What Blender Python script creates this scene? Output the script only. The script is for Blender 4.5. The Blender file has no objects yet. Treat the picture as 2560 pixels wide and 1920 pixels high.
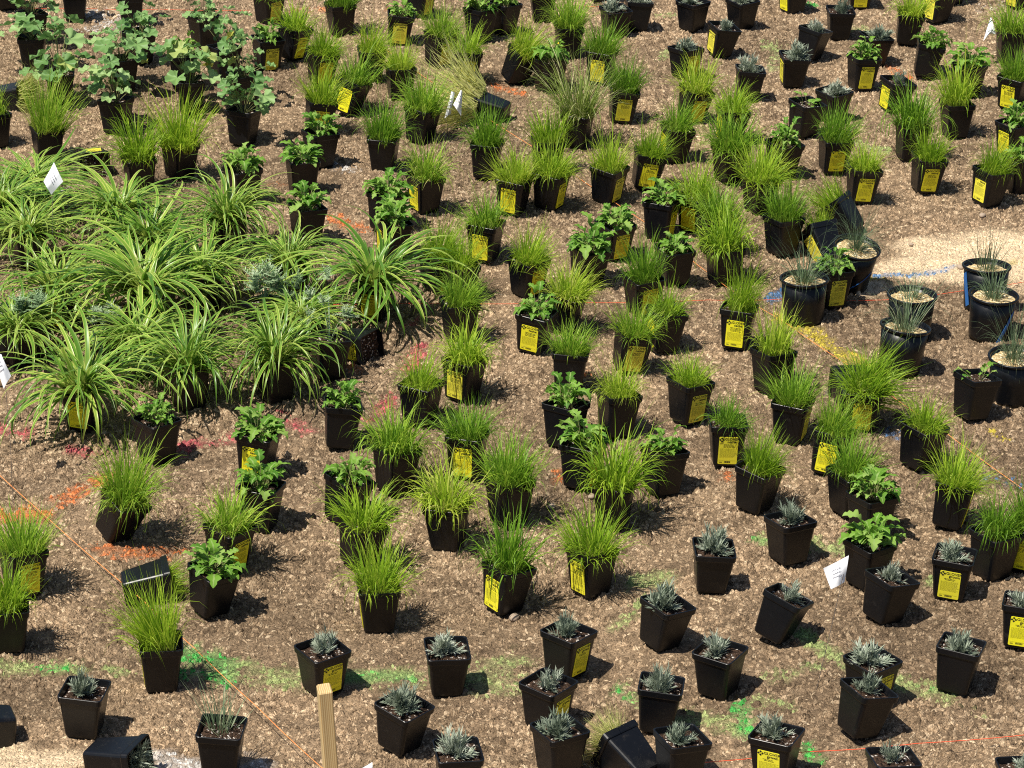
import bpy, math, random
import numpy as np
from mathutils import Vector, Matrix

random.seed(11)
rng = np.random.default_rng(5)
sc = bpy.context.scene
COL = sc.collection
R = math.radians

# ------------------------------------------------------------------ camera
FPX, SCALE = 7533.0, 2560.0 / 2212.0
PITCH, CAM_H = R(24.5), 4.34
cam = bpy.data.cameras.new('camera')
cam.sensor_width = 36.0
cam.lens = FPX / 2560.0 * 36.0
cam.clip_start, cam.clip_end = 0.1, 400.0
cam_ob = bpy.data.objects.new('camera', cam)
cam_ob.location = (0, 0, CAM_H)
cam_ob.rotation_euler = (math.pi / 2 - PITCH, 0, 0)
COL.objects.link(cam_ob)
sc.camera = cam_ob

# ------------------------------------------------------------------ light
SUN_EL, SUN_PHI = R(65), R(56)
S = Vector((-math.cos(SUN_EL) * math.sin(SUN_PHI), -math.cos(SUN_EL) * math.cos(SUN_PHI), math.sin(SUN_EL)))
w = bpy.data.worlds.new('World')
sc.world = w
w.use_nodes = True
nt = w.node_tree
sky = nt.nodes.new('ShaderNodeTexSky')
sky.sky_type = 'NISHITA'
sky.sun_disc = False
sky.sun_elevation = SUN_EL
sky.sun_rotation = math.atan2(S.x, S.y)
nt.links.new(sky.outputs['Color'], nt.nodes['Background'].inputs['Color'])
nt.nodes['Background'].inputs['Strength'].default_value = 0.065
sun = bpy.data.lights.new('sun', 'SUN')
sun.energy = 4.6
sun.angle = R(0.5)
sun.color = (1.0, 0.94, 0.83)
sun_ob = bpy.data.objects.new('sun', sun)
sun_ob.rotation_euler = S.to_track_quat('Z', 'Y').to_euler()
sun_ob.location = (-3, 4, 9)
COL.objects.link(sun_ob)
sc.view_settings.view_transform = 'Standard'
sc.view_settings.look = 'None'
sc.view_settings.gamma = 1.0
sc.view_settings.use_curve_mapping = False
sc.view_settings.exposure = 0.48
sc.cycles.filter_width = 1.1
sc.cycles.use_denoising = False
sc.cycles.max_bounces = 6
sc.cycles.transparent_max_bounces = 4

# ------------------------------------------------------------------ picture measurements -> places on the ground
FWD = Vector((0, math.cos(PITCH), -math.sin(PITCH)))
UPV = Vector((0, math.sin(PITCH), math.cos(PITCH)))

def ray(x, y):
    return FWD + Vector((1, 0, 0)) * ((x * SCALE - 1280) / FPX) - UPV * ((y * SCALE - 960) / FPX)

def on_plane(x, y, z=0.0):
    d = ray(x, y)
    t = (z - CAM_H) / d.z
    return Vector((d.x * t, d.y * t, z))

def ppm(p):                       # measured pixels per metre at a point
    return FPX / SCALE / ((p - Vector((0, 0, CAM_H))).dot(FWD))

def height(x, y):                 # gentle relief of the bed
    return (0.011 * np.sin(1.7 * x + 0.6 * y + 1.0) + 0.009 * np.sin(2.9 * y - 1.1 * x)
            + 0.005 * np.sin(6.1 * x + 2.2) * np.sin(5.3 * y + .7) + 0.0025 * np.sin(15 * x - 9 * y) + 0.0025 * np.sin(13 * y + 8 * x))

def on_ground(x, y):
    p = on_plane(x, y)
    for _ in range(3):
        p = on_plane(x, y, float(height(p.x, p.y)))
    return p

# ------------------------------------------------------------------ object helpers
def mesh(name, verts, faces, mats, smooth=False, mat_idx=None, uvs=None):
    me = bpy.data.meshes.new(name)
    me.from_pydata([tuple(v) for v in verts], [], [tuple(f) for f in faces])
    for m in (mats if isinstance(mats, (list, tuple)) else [mats]):
        me.materials.append(m)
    if mat_idx is not None:
        me.polygons.foreach_set('material_index', np.asarray(mat_idx, dtype=np.int32))
    if smooth:
        me.polygons.foreach_set('use_smooth', np.ones(len(me.polygons), dtype=bool))
    if uvs is not None:
        layer = me.uv_layers.new(name='UVMap')
        idx = np.empty(len(me.loops), dtype=np.int32)
        me.loops.foreach_get('vertex_index', idx)
        layer.data.foreach_set('uv', np.asarray(uvs, dtype=np.float32)[idx].ravel())
    me.update()
    return me

def link(name, data, parent=None, loc=None, rot=None, scale=None, kind=None):
    o = bpy.data.objects.new(name, data)
    COL.objects.link(o)
    if parent is not None:
        o.parent = parent
    if loc is not None:
        o.location = loc
    if rot is not None:
        o.rotation_euler = rot
    if scale is not None:
        o.scale = scale
    if kind:
        o['kind'] = kind
    return o

def tag_thing(o, label, cat, group=None):
    o['label'], o['category'] = label, cat
    if group:
        o['group'] = group
    return o

# ------------------------------------------------------------------ materials
def new_mat(name):
    m = bpy.data.materials.new(name)
    m.use_nodes = True
    t = m.node_tree
    return m, t, t.nodes['Principled BSDF'], t.nodes['Material Output']

def node(t, kind, **kw):
    n = t.nodes.new(kind)
    for k, v in kw.items():
        if k in n.inputs.keys():
            n.inputs[k].default_value = v
        else:
            setattr(n, k, v)
    return n

def ramp(t, stops):
    n = t.nodes.new('ShaderNodeValToRGB')
    e = n.color_ramp.elements
    while len(e) < len(stops):
        e.new(0.5)
    for el, (p, c) in zip(e, stops):
        el.position = p
        el.color = (*c, 1) if len(c) == 3 else c
    return n

def plain(name, c, rough=0.6, spec=0.3):
    m, t, b, o = new_mat(name)
    b.inputs['Base Color'].default_value = (*c, 1)
    b.inputs['Roughness'].default_value = rough
    b.inputs['Specular IOR Level'].default_value = spec
    return m

def leaf_mat(name, stops, per='island', trans=0.35, rough=0.5, spec=0.35, vein=None, along=None, margin=None):
    """Thin leaf tissue. Colour varies from leaf to leaf and plant to plant; along tints towards the tip, margin colours leaf edges (uv.x)."""
    m, t, b, o = new_mat(name)
    L = t.links.new
    rp = ramp(t, stops)
    oi = t.nodes.new('ShaderNodeObjectInfo')
    if per == 'island':
        g = t.nodes.new('ShaderNodeNewGeometry')
        a = node(t, 'ShaderNodeMath', operation='MULTIPLY_ADD')
        L(g.outputs['Random Per Island'], a.inputs[0]); a.inputs[1].default_value = 0.60
        s = node(t, 'ShaderNodeMath', operation='MULTIPLY'); L(oi.outputs['Random'], s.inputs[0]); s.inputs[1].default_value = 0.40
        L(s.outputs[0], a.inputs[2])
        L(a.outputs[0], rp.inputs[0])
    else:
        L(oi.outputs['Random'], rp.inputs[0])
    colour = rp.outputs[0]
    uv = t.nodes.new('ShaderNodeUVMap') if (along or margin or vein) else None
    if uv:
        sep = t.nodes.new('ShaderNodeSeparateXYZ'); L(uv.outputs[0], sep.inputs[0])
    if along:
        r2 = ramp(t, [(0.0, (1, 1, 1)), (0.30, (0, 0, 0))])
        L(sep.outputs['Y'], r2.inputs[0])
        mx = node(t, 'ShaderNodeMix', data_type='RGBA'); mx.inputs[7].default_value = (*along, 1)
        L(r2.outputs[0], mx.inputs[0]); L(colour, mx.inputs[6]); colour = mx.outputs[2]
    if margin:
        d = node(t, 'ShaderNodeMath', operation='SUBTRACT'); L(sep.outputs['X'], d.inputs[0]); d.inputs[1].default_value = 0.5
        ab = node(t, 'ShaderNodeMath', operation='ABSOLUTE'); L(d.outputs[0], ab.inputs[0])
        rr = node(t, 'ShaderNodeMath', operation='MULTIPLY_ADD'); L(oi.outputs['Random'], rr.inputs[0]); rr.inputs[1].default_value = 0.22
        L(ab.outputs[0], rr.inputs[2])
        r3 = ramp(t, [(0.47, (0, 0, 0)), (0.53, (1, 1, 1))])
        L(rr.outputs[0], r3.inputs[0])
        mx = node(t, 'ShaderNodeMix', data_type='RGBA'); mx.inputs[7].default_value = (*margin, 1)
        L(r3.outputs[0], mx.inputs[0]); L(colour, mx.inputs[6]); colour = mx.outputs[2]
    if vein:
        d = node(t, 'ShaderNodeMath', operation='SUBTRACT'); L(sep.outputs['X'], d.inputs[0]); d.inputs[1].default_value = 0.5
        ab = node(t, 'ShaderNodeMath', operation='ABSOLUTE'); L(d.outputs[0], ab.inputs[0])
        r3 = ramp(t, [(0.03, (1, 1, 1)), (0.10, (0, 0, 0))]); L(ab.outputs[0], r3.inputs[0])
        mx = node(t, 'ShaderNodeMix', data_type='RGBA'); mx.inputs[7].default_value = (*vein, 1)
        L(r3.outputs[0], mx.inputs[0]); L(colour, mx.inputs[6]); colour = mx.outputs[2]
    L(colour, b.inputs['Base Color'])
    b.inputs['Roughness'].default_value = rough
    b.inputs['Specular IOR Level'].default_value = spec
    tr = t.nodes.new('ShaderNodeBsdfTranslucent'); L(colour, tr.inputs['Color'])
    mix = t.nodes.new('ShaderNodeMixShader'); mix.inputs[0].default_value = trans
    L(b.outputs[0], mix.inputs[1]); L(tr.outputs[0], mix.inputs[2]); L(mix.outputs[0], o.inputs['Surface'])
    return m

def plastic_mat():
    m, t, b, o = new_mat('black_pot_plastic')
    L = t.links.new
    tc = t.nodes.new('ShaderNodeTexCoord')
    oi = t.nodes.new('ShaderNodeObjectInfo')
    off = node(t, 'ShaderNodeVectorMath', operation='ADD'); L(tc.outputs['Object'], off.inputs[0]); L(oi.outputs['Location'], off.inputs[1])
    n1 = node(t, 'ShaderNodeTexNoise', Scale=30.0, Detail=5.0, Roughness=0.7); L(off.outputs[0], n1.inputs['Vector'])
    r1 = ramp(t, [(0.58, (0, 0, 0)), (0.86, (0.75, 0.75, 0.75))]); L(n1.outputs[0], r1.inputs[0])
    n2 = node(t, 'ShaderNodeTexNoise', Scale=330.0, Detail=2.0); L(off.outputs[0], n2.inputs['Vector'])
    r2 = ramp(t, [(0.68, (0, 0, 0)), (0.74, (1, 1, 1))]); L(n2.outputs[0], r2.inputs[0])
    sp = t.nodes.new('ShaderNodeSeparateXYZ'); L(tc.outputs['Object'], sp.inputs[0])
    zr = node(t, 'ShaderNodeMapRange'); L(sp.outputs['Z'], zr.inputs[0])
    zr.inputs[1].default_value = 0.0; zr.inputs[2].default_value = 0.09; zr.inputs[3].default_value = 1.0; zr.inputs[4].default_value = 0.10
    sm = node(t, 'ShaderNodeMath', operation='MULTIPLY'); L(r2.outputs[0], sm.inputs[0]); L(zr.outputs[0], sm.inputs[1])
    mx = node(t, 'ShaderNodeMath', operation='MAXIMUM'); L(r1.outputs[0], mx.inputs[0]); L(sm.outputs[0], mx.inputs[1])
    dust = node(t, 'ShaderNodeMath', operation='MULTIPLY'); L(mx.outputs[0], dust.inputs[0]); dust.inputs[1].default_value = 0.38
    fade = node(t, 'ShaderNodeMapRange'); L(oi.outputs['Random'], fade.inputs[0]); fade.inputs[3].default_value = 0.04; fade.inputs[4].default_value = 0.36; L(fade.outputs[0], dust.inputs[1])
    c = node(t, 'ShaderNodeMix', data_type='RGBA'); c.inputs[6].default_value = (0.004, 0.0045, 0.006, 1); c.inputs[7].default_value = (0.14, 0.12, 0.10, 1)
    L(dust.outputs[0], c.inputs[0]); L(c.outputs[2], b.inputs['Base Color'])
    rr = node(t, 'ShaderNodeMapRange'); L(n1.outputs[0], rr.inputs[0]); rr.inputs[3].default_value = 0.24; rr.inputs[4].default_value = 0.46
    L(rr.outputs[0], b.inputs['Roughness'])
    b.inputs['Specular IOR Level'].default_value = 0.36
    bp = node(t, 'ShaderNodeBump', Strength=0.12, Distance=0.002); L(n1.outputs[0], bp.inputs['Height']); L(bp.outputs[0], b.inputs['Normal'])
    return m

def soil_mat(name, dark, light, fleck, amount, scale):
    m, t, b, o = new_mat(name)
    L = t.links.new
    tc = t.nodes.new('ShaderNodeTexCoord')
    oi = t.nodes.new('ShaderNodeObjectInfo')
    off = node(t, 'ShaderNodeVectorMath', operation='ADD'); L(tc.outputs['Object'], off.inputs[0]); L(oi.outputs['Location'], off.inputs[1])
    v = node(t, 'ShaderNodeTexVoronoi', Scale=scale); L(off.outputs[0], v.inputs['Vector'])
    sp = t.nodes.new('ShaderNodeSeparateColor'); L(v.outputs['Color'], sp.inputs[0])
    rp = ramp(t, [(0.0, dark), (1 - amount - .01, light), (1 - amount, fleck), (1.0, fleck)]); L(sp.outputs[0], rp.inputs[0])
    L(rp.outputs[0], b.inputs['Base Color'])
    b.inputs['Roughness'].default_value = 0.95
    b.inputs['Specular IOR Level'].default_value = 0.1
    bp = node(t, 'ShaderNodeBump', Strength=0.9, Distance=0.004, invert=True); L(v.outputs['Distance'], bp.inputs['Height']); L(bp.outputs[0], b.inputs['Normal'])
    return m

def mulch_mat():
    m, t, b, o = new_mat('bark_mulch_and_clods')
    L = t.links.new
    at = node(t, 'ShaderNodeAttribute', attribute_name='tint')
    tc = t.nodes.new('ShaderNodeTexCoord')
    n1 = node(t, 'ShaderNodeTexNoise', Scale=170.0, Detail=3.0, Roughness=0.7); L(tc.outputs['Object'], n1.inputs['Vector'])
    r1 = ramp(t, [(0.3, (0.55, 0.55, 0.55)), (0.7, (1.3, 1.3, 1.3))]); L(n1.outputs[0], r1.inputs[0])
    wn = node(t, 'ShaderNodeTexNoise', Scale=60.0, Detail=2.0); L(tc.outputs['Object'], wn.inputs['Vector'])
    wm = node(t, 'ShaderNodeMix', data_type='RGBA'); wm.inputs[0].default_value = 0.02; L(tc.outputs['Object'], wm.inputs[6]); L(wn.outputs['Color'], wm.inputs[7])
    vo = node(t, 'ShaderNodeTexVoronoi', Scale=150.0); L(wm.outputs[2], vo.inputs['Vector'])
    vs = t.nodes.new('ShaderNodeSeparateColor'); L(vo.outputs['Color'], vs.inputs[0])
    r4 = ramp(t, [(0.0, (0.72, 0.71, 0.69)), (0.5, (1.0, 1.0, 1.0)), (1.0, (1.28, 1.27, 1.25))]); L(vs.outputs[0], r4.inputs[0])
    m1 = node(t, 'ShaderNodeMix', data_type='RGBA', blend_type='MULTIPLY'); m1.inputs[0].default_value = 1
    L(r1.outputs[0], m1.inputs[6]); L(r4.outputs[0], m1.inputs[7])
    mu = node(t, 'ShaderNodeMix', data_type='RGBA', blend_type='MULTIPLY'); mu.inputs[0].default_value = 1
    L(at.outputs['Color'], mu.inputs[6]); L(m1.outputs[2], mu.inputs[7]); L(mu.outputs[2], b.inputs['Base Color'])
    b.inputs['Roughness'].default_value = 0.92
    b.inputs['Specular IOR Level'].default_value = 0.12
    b0 = node(t, 'ShaderNodeBump', Strength=0.9, Distance=0.006, invert=True); L(vo.outputs['Distance'], b0.inputs['Height'])
    bp = node(t, 'ShaderNodeBump', Strength=0.6, Distance=0.004); L(n1.outputs[0], bp.inputs['Height']); L(b0.outputs[0], bp.inputs['Normal']); L(bp.outputs[0], b.inputs['Normal'])
    return m

def wood_mat():
    m, t, b, o = new_mat('pine_stake')
    L = t.links.new
    tc = t.nodes.new('ShaderNodeTexCoord')
    mp = node(t, 'ShaderNodeMapping'); mp.inputs['Scale'].default_value = (1, 1, 0.05); L(tc.outputs['Object'], mp.inputs['Vector'])
    wv = node(t, 'ShaderNodeTexWave', Scale=60.0, Distortion=3.5, Detail=2.0); L(mp.outputs[0], wv.inputs['Vector'])
    n = node(t, 'ShaderNodeTexNoise', Scale=22.0, Detail=3.0); L(mp.outputs[0], n.inputs['Vector'])
    rp = ramp(t, [(0.1, (0.50, 0.32, 0.13)), (0.9, (0.72, 0.53, 0.26))]); L(wv.outputs[0], rp.inputs[0])
    r2 = ramp(t, [(0.35, (0.7, 0.7, 0.7)), (0.65, (1.1, 1.1, 1.1))]); L(n.outputs[0], r2.inputs[0])
    mu = node(t, 'ShaderNodeMix', data_type='RGBA', blend_type='MULTIPLY'); mu.inputs[0].default_value = 1
    L(rp.outputs[0], mu.inputs[6]); L(r2.outputs[0], mu.inputs[7]); L(mu.outputs[2], b.inputs['Base Color'])
    b.inputs['Roughness'].default_value = 0.75
    return m

M_POT = plastic_mat()
M_SOIL = soil_mat('potting_soil', (0.012, 0.008, 0.006), (0.085, 0.052, 0.035), (0.55, 0.5, 0.45), 0.07, 210.0)
M_GRIT = soil_mat('tan_gravel_mulch', (0.34, 0.23, 0.10), (0.74, 0.58, 0.32), (0.8, 0.7, 0.5), 0.15, 130.0)
M_MULCH = mulch_mat()
def tag_mat():
    m, t, b, o = new_mat('yellow_tag_plastic')
    L = t.links.new
    oi = t.nodes.new('ShaderNodeObjectInfo')
    rp = ramp(t, [(0.0, (0.93, 0.87, 0.025)), (0.6, (0.90, 0.83, 0.03)), (1.0, (0.80, 0.73, 0.07))]); L(oi.outputs['Random'], rp.inputs[0])
    tc = t.nodes.new('ShaderNodeTexCoord')
    off = node(t, 'ShaderNodeVectorMath', operation='ADD'); L(tc.outputs['Object'], off.inputs[0]); L(oi.outputs['Location'], off.inputs[1])
    n = node(t, 'ShaderNodeTexNoise', Scale=45.0, Detail=5.0, Roughness=0.75); L(off.outputs[0], n.inputs['Vector'])
    r2 = ramp(t, [(0.52, (0, 0, 0)), (0.80, (0.35, 0.35, 0.35))]); L(n.outputs[0], r2.inputs[0])
    mx = node(t, 'ShaderNodeMix', data_type='RGBA'); mx.inputs[7].default_value = (0.34, 0.26, 0.13, 1)
    L(r2.outputs[0], mx.inputs[0]); L(rp.outputs[0], mx.inputs[6]); L(mx.outputs[2], b.inputs['Base Color'])
    b.inputs['Roughness'].default_value = 0.42
    b.inputs['Specular IOR Level'].default_value = 0.35
    return m
M_TAG = tag_mat()
M_PETAL = plain('yellow_petal', (0.8, 0.6, 0.02), 0.6)
M_INK = plain('black_print', (0.012, 0.012, 0.012), 0.6)
M_WHITE = plain('white_flag_vinyl', (0.80, 0.81, 0.84), 0.5)
M_PEN = plain('grey_handwriting', (0.20, 0.20, 0.24), 0.7)
M_WIRE = plain('dull_wire', (0.10, 0.085, 0.075), 0.5)
M_BLUE = plain('blue_tape', (0.028, 0.14, 0.42), 0.45)
M_ORANGE = plain('orange_twine', (0.85, 0.30, 0.09), 0.7)
M_RED = plain('red_orange_twine', (0.80, 0.12, 0.05), 0.7)
M_STONE = plain('field_stone', (0.36, 0.28, 0.21), 0.85)
M_STAKE = wood_mat()
M_GRASS = leaf_mat('fresh_grass', [(0.0, (0.115, 0.240, 0.012)), (0.45, (0.310, 0.490, 0.028)), (0.85, (0.520, 0.630, 0.065)), (1.0, (0.64, 0.60, 0.20))], along=(0.44, 0.48, 0.10), trans=0.44)
M_GRASS2 = leaf_mat('deep_grass', [(0.0, (0.080, 0.200, 0.014)), (0.5, (0.225, 0.410, 0.030)), (0.9, (0.420, 0.560, 0.060)), (1.0, (0.58, 0.55, 0.18))], along=(0.36, 0.42, 0.09), trans=0.42)
M_PALE = leaf_mat('pale_yellowed_grass', [(0.0, (0.26, 0.36, 0.06)), (0.5, (0.55, 0.58, 0.17)), (1.0, (0.76, 0.70, 0.32))], trans=0.3)
M_WEED = leaf_mat('tan_green_grass', [(0.0, (0.09, 0.17, 0.022)), (0.65, (0.26, 0.33, 0.06)), (0.85, (0.62, 0.57, 0.33)), (1.0, (0.78, 0.72, 0.48))], trans=0.28)
M_FESC = leaf_mat('blue_green_fescue', [(0.0, (0.075, 0.125, 0.06)), (0.6, (0.165, 0.235, 0.12)), (1.0, (0.42, 0.40, 0.24))], trans=0.25)
M_LAV = leaf_mat('silver_lavender', [(0.0, (0.13, 0.175, 0.120)), (0.6, (0.32, 0.37, 0.275)), (1.0, (0.60, 0.63, 0.53))], trans=0.15, rough=0.7)
M_THIS = leaf_mat('silver_green_thistle', [(0.0, (0.13, 0.22, 0.10)), (0.6, (0.30, 0.42, 0.22)), (1.0, (0.52, 0.58, 0.40))], trans=0.2, rough=0.6)
M_LEAF = leaf_mat('lobed_green_leaf', [(0.0, (0.070, 0.195, 0.018)), (0.55, (0.170, 0.340, 0.036)), (1.0, (0.30, 0.45, 0.10))], per='object', vein=(0.30, 0.43, 0.13), trans=0.32, rough=0.6, spec=0.2)
M_ROUND = leaf_mat('round_sage_leaf', [(0.0, (0.105, 0.230, 0.060)), (0.6, (0.220, 0.380, 0.120)), (0.95, (0.34, 0.49, 0.19)), (1.0, (0.48, 0.46, 0.07))], per='object', trans=0.30)
M_STALK = plain('pale_leaf_stalk', (0.23, 0.24, 0.09), 0.6)
M_STRAP = leaf_mat('striped_strap_leaf', [(0.0, (0.080, 0.200, 0.018)), (0.6, (0.170, 0.340, 0.032)), (1.0, (0.30, 0.46, 0.06))], per='object', margin=(0.56, 0.62, 0.15), along=(0.58, 0.62, 0.14), trans=0.32, rough=0.36, spec=0.5)
M_STRAP2 = leaf_mat('inner_strap_leaf', [(0.0, (0.080, 0.200, 0.018)), (0.6, (0.170, 0.340, 0.032)), (1.0, (0.30, 0.46, 0.06))], per='island', margin=(0.56, 0.62, 0.15), along=(0.58, 0.62, 0.14), trans=0.32, rough=0.36, spec=0.5)

# ================================================================== GROUND
def vnoise(x, y, s, seed):
    g = np.random.default_rng(seed).random((256, 256))
    x, y = x * s + 57.3, y * s + 91.7
    xi, yi = np.floor(x).astype(int), np.floor(y).astype(int)
    fx, fy = x - xi, y - yi
    fx, fy = fx * fx * (3 - 2 * fx), fy * fy * (3 - 2 * fy)
    a, b_, c, d = g[xi % 256, yi % 256], g[(xi + 1) % 256, yi % 256], g[xi % 256, (yi + 1) % 256], g[(xi + 1) % 256, (yi + 1) % 256]
    return (a * (1 - fx) + b_ * fx) * (1 - fy) + (c * (1 - fx) + d * fx) * fy

GREEN, PALEGREEN, PINK, ORANGE, YELLOW, WHITE, BLUE = ((0.06, 0.50, 0.09), (0.36, 0.44, 0.17), (0.60, 0.13, 0.15), (0.72, 0.21, 0.065), (0.62, 0.50, 0.06), (0.72, 0.70, 0.68), (0.07, 0.20, 0.42))
LBLUE = (0.16, 0.33, 0.60)
# survey paint sprayed on the mulch: (colour, width, strength, points)
SPRAY = [
    (GREEN, 36, 1.5, [(395, 1400), (450, 1405), (505, 1440)]), (GREEN, 28, 1.5, [(385, 1450), (460, 1452), (500, 1462)]),
    (PALEGREEN, 42, .75, [(500, 1440), (575, 1452), (650, 1458)]), (PALEGREEN, 30, .8, [(-20, 1435), (80, 1433), (170, 1440)]), (GREEN, 16, .5, [(75, 1436), (150, 1440)]),
    (PALEGREEN, 24, .6, [(235, 1440), (300, 1445)]), (GREEN, 22, 1.2, [(750, 1455), (820, 1450), (905, 1458)]), (PALEGREEN, 40, .6, [(740, 1452), (915, 1455)]),
    (PALEGREEN, 60, .75, [(1010, 1450), (1060, 1465), (1110, 1440)]), (PALEGREEN, 40, .45, [(1100, 1480), (1170, 1500)]),
    (GREEN, 18, .9, [(1632, 1165), (1650, 1172)]), (PALEGREEN, 30, .6, [(1650, 1170), (1700, 1180)]), (PALEGREEN, 28, .9, [(1752, 1183), (1825, 1190)]),
    (PALEGREEN, 34, .7, [(1372, 1255), (1450, 1250)]), (PALEGREEN, 26, .5, [(1330, 1350), (1400, 1300)]), (GREEN, 24, .7, [(1722, 1378), (1770, 1395)]), (PALEGREEN, 30, .9, [(1730, 1380), (1780, 1410), (1832, 1440)]),
    (PALEGREEN, 30, .7, [(1660, 1470), (1760, 1455)]), (PALEGREEN, 34, .9, [(1930, 1490), (1990, 1500), (2050, 1510)]), (PALEGREEN, 22, .5, [(2050, 1515), (2130, 1555)]), (GREEN, 14, .5, [(1990, 1503), (2020, 1506)]),
    (PALEGREEN, 34, .75, [(1470, 1550), (1560, 1570), (1650, 1590)]), (GREEN, 34, .9, [(1600, 1540), (1612, 1585)]), (GREEN, 26, .7, [(1345, 1490), (1370, 1515)]), (PALEGREEN, 24, .6, [(1350, 1480), (1380, 1520)]),
    (GREEN, 26, .9, [(1745, 1620), (1765, 1645)]), (PALEGREEN, 30, .5, [(1640, 1530), (1700, 1540)]), (PALEGREEN, 26, .5, [(2010, 1270), (2050, 1262)]),
    (PALEGREEN, 20, .5, [(1420, 35), (1450, 32)]), (PALEGREEN, 24, .5, [(1430, 120), (1455, 110)]), (PALEGREEN, 30, .6, [(1660, 90), (1690, 100), (1672, 135)]), (GREEN, 14, .9, [(1745, 12), (1760, 16)]), (PALEGREEN, 24, .6, [(1840, 60), (1870, 68)]),
    (PALEGREEN, 30, .5, [(1990, 200), (2010, 240)]), (PALEGREEN, 30, .5, [(1850, 310), (1910, 325)]),
    (PINK, 34, .75, [(-20, 925), (55, 930)]), (PINK, 26, .7, [(150, 968), (215, 980)]), (PINK, 34, .75, [(365, 965), (430, 955), (500, 940)]), (PINK, 30, .55, [(605, 895), (660, 935)]),
    (PINK, 34, .6, [(800, 905), (850, 865)]), (PINK, 40, .65, [(890, 800), (910, 750)]), (PINK, 18, .5, [(880, 700), (900, 690)]), (PINK, 22, .4, [(360, 980), (400, 985)]),
    (ORANGE, 36, 1.05, [(-20, 1115), (90, 1112), (150, 1075), (225, 1040)]), (ORANGE, 26, .7, [(715, 475), (790, 500)]), (ORANGE, 18, .5, [(930, 395), (950, 402)]), (ORANGE, 18, .6, [(590, 398), (610, 402)]),
    (ORANGE, 24, .7, [(752, 785), (768, 795)]), (ORANGE, 22, .6, [(1262, 820), (1275, 812)]), (ORANGE, 24, .6, [(1050, 182), (1130, 200)]), (ORANGE, 24, .7, [(200, 1180), (260, 1195), (400, 1185)]), (ORANGE, 22, .6, [(1560, 1030), (1580, 1040)]),
    (ORANGE, 24, .65, [(1915, 135), (1960, 160)]), (ORANGE, 20, .5, [(1200, 1020), (1215, 1040)]), (ORANGE, 18, .5, [(900, 25), (840, 28)]), (ORANGE, 26, .5, [(640, 25), (700, 28)]),
    (YELLOW, 36, 1.3, [(1690, 695), (1760, 725), (1820, 775), (1870, 800)]), (YELLOW, 22, .6, [(1860, 605), (1925, 590)]), (YELLOW, 18, .5, [(2020, 580), (2080, 572), (2240, 560)]), (YELLOW, 20, .4, [(2140, 930), (2180, 950)]),
    (LBLUE, 10, 3.0, [(1895, 594), (1960, 588), (2068, 570)]), (BLUE, 26, .7, [(1660, 645), (1705, 625)]), (BLUE, 22, .35, [(1790, 860), (1810, 860)]), (BLUE, 30, .45, [(1920, 940), (1960, 950)]), (BLUE, 34, .35, [(2140, 1035), (2230, 1055)]),
    (WHITE, 40, .7, [(195, 20), (260, 40)]), (WHITE, 30, .6, [(180, 55), (300, 65)]), (WHITE, 40, .85, [(330, 1640), (425, 1655)]), (WHITE, 36, .8, [(525, 1645), (570, 1655)]), (WHITE, 30, .45, [(700, 345), (760, 375)]), (WHITE, 26, .45, [(70, 470), (150, 400)]),
    (WHITE, 26, .4, [(2110, 20), (2190, 10)]),
]
SAND = [(1985, 575, 110, 30), (2110, 545, 190, 62), (2230, 570, 130, 70), (2000, 520, 90, 22), (60, 1650, 175, 30), (-40, 1640, 120, 42), (1870, 620, 60, 18)]   # bare pale dirt, ellipses

def seg_dist(x, y, a, b_):
    ax, ay, bx, by = a[0], a[1], b_[0], b_[1]
    dx, dy = bx - ax, by - ay
    t = np.clip(((x - ax) * dx + (y - ay) * dy) / (dx * dx + dy * dy + 1e-12), 0, 1)
    return np.hypot(x - ax - t * dx, y - ay - t * dy)

def sand_mask(x, y):
    m = np.zeros_like(x)
    for cx, cy, rx, ry in SAND:
        c = on_plane(cx, cy); k = ppm(c)
        top, bot = on_plane(cx, cy - ry), on_plane(cx, cy + ry)
        ex, ey = rx / k, (top.y - bot.y) / 2
        d = np.hypot((x - c.x) / ex, (y - (top.y + bot.y) / 2) / ey) + (vnoise(x, y, 4.5, 3) - .5) * .7
        m = np.maximum(m, np.clip((1.1 - d) / .35, 0, 1))
    return m

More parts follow.
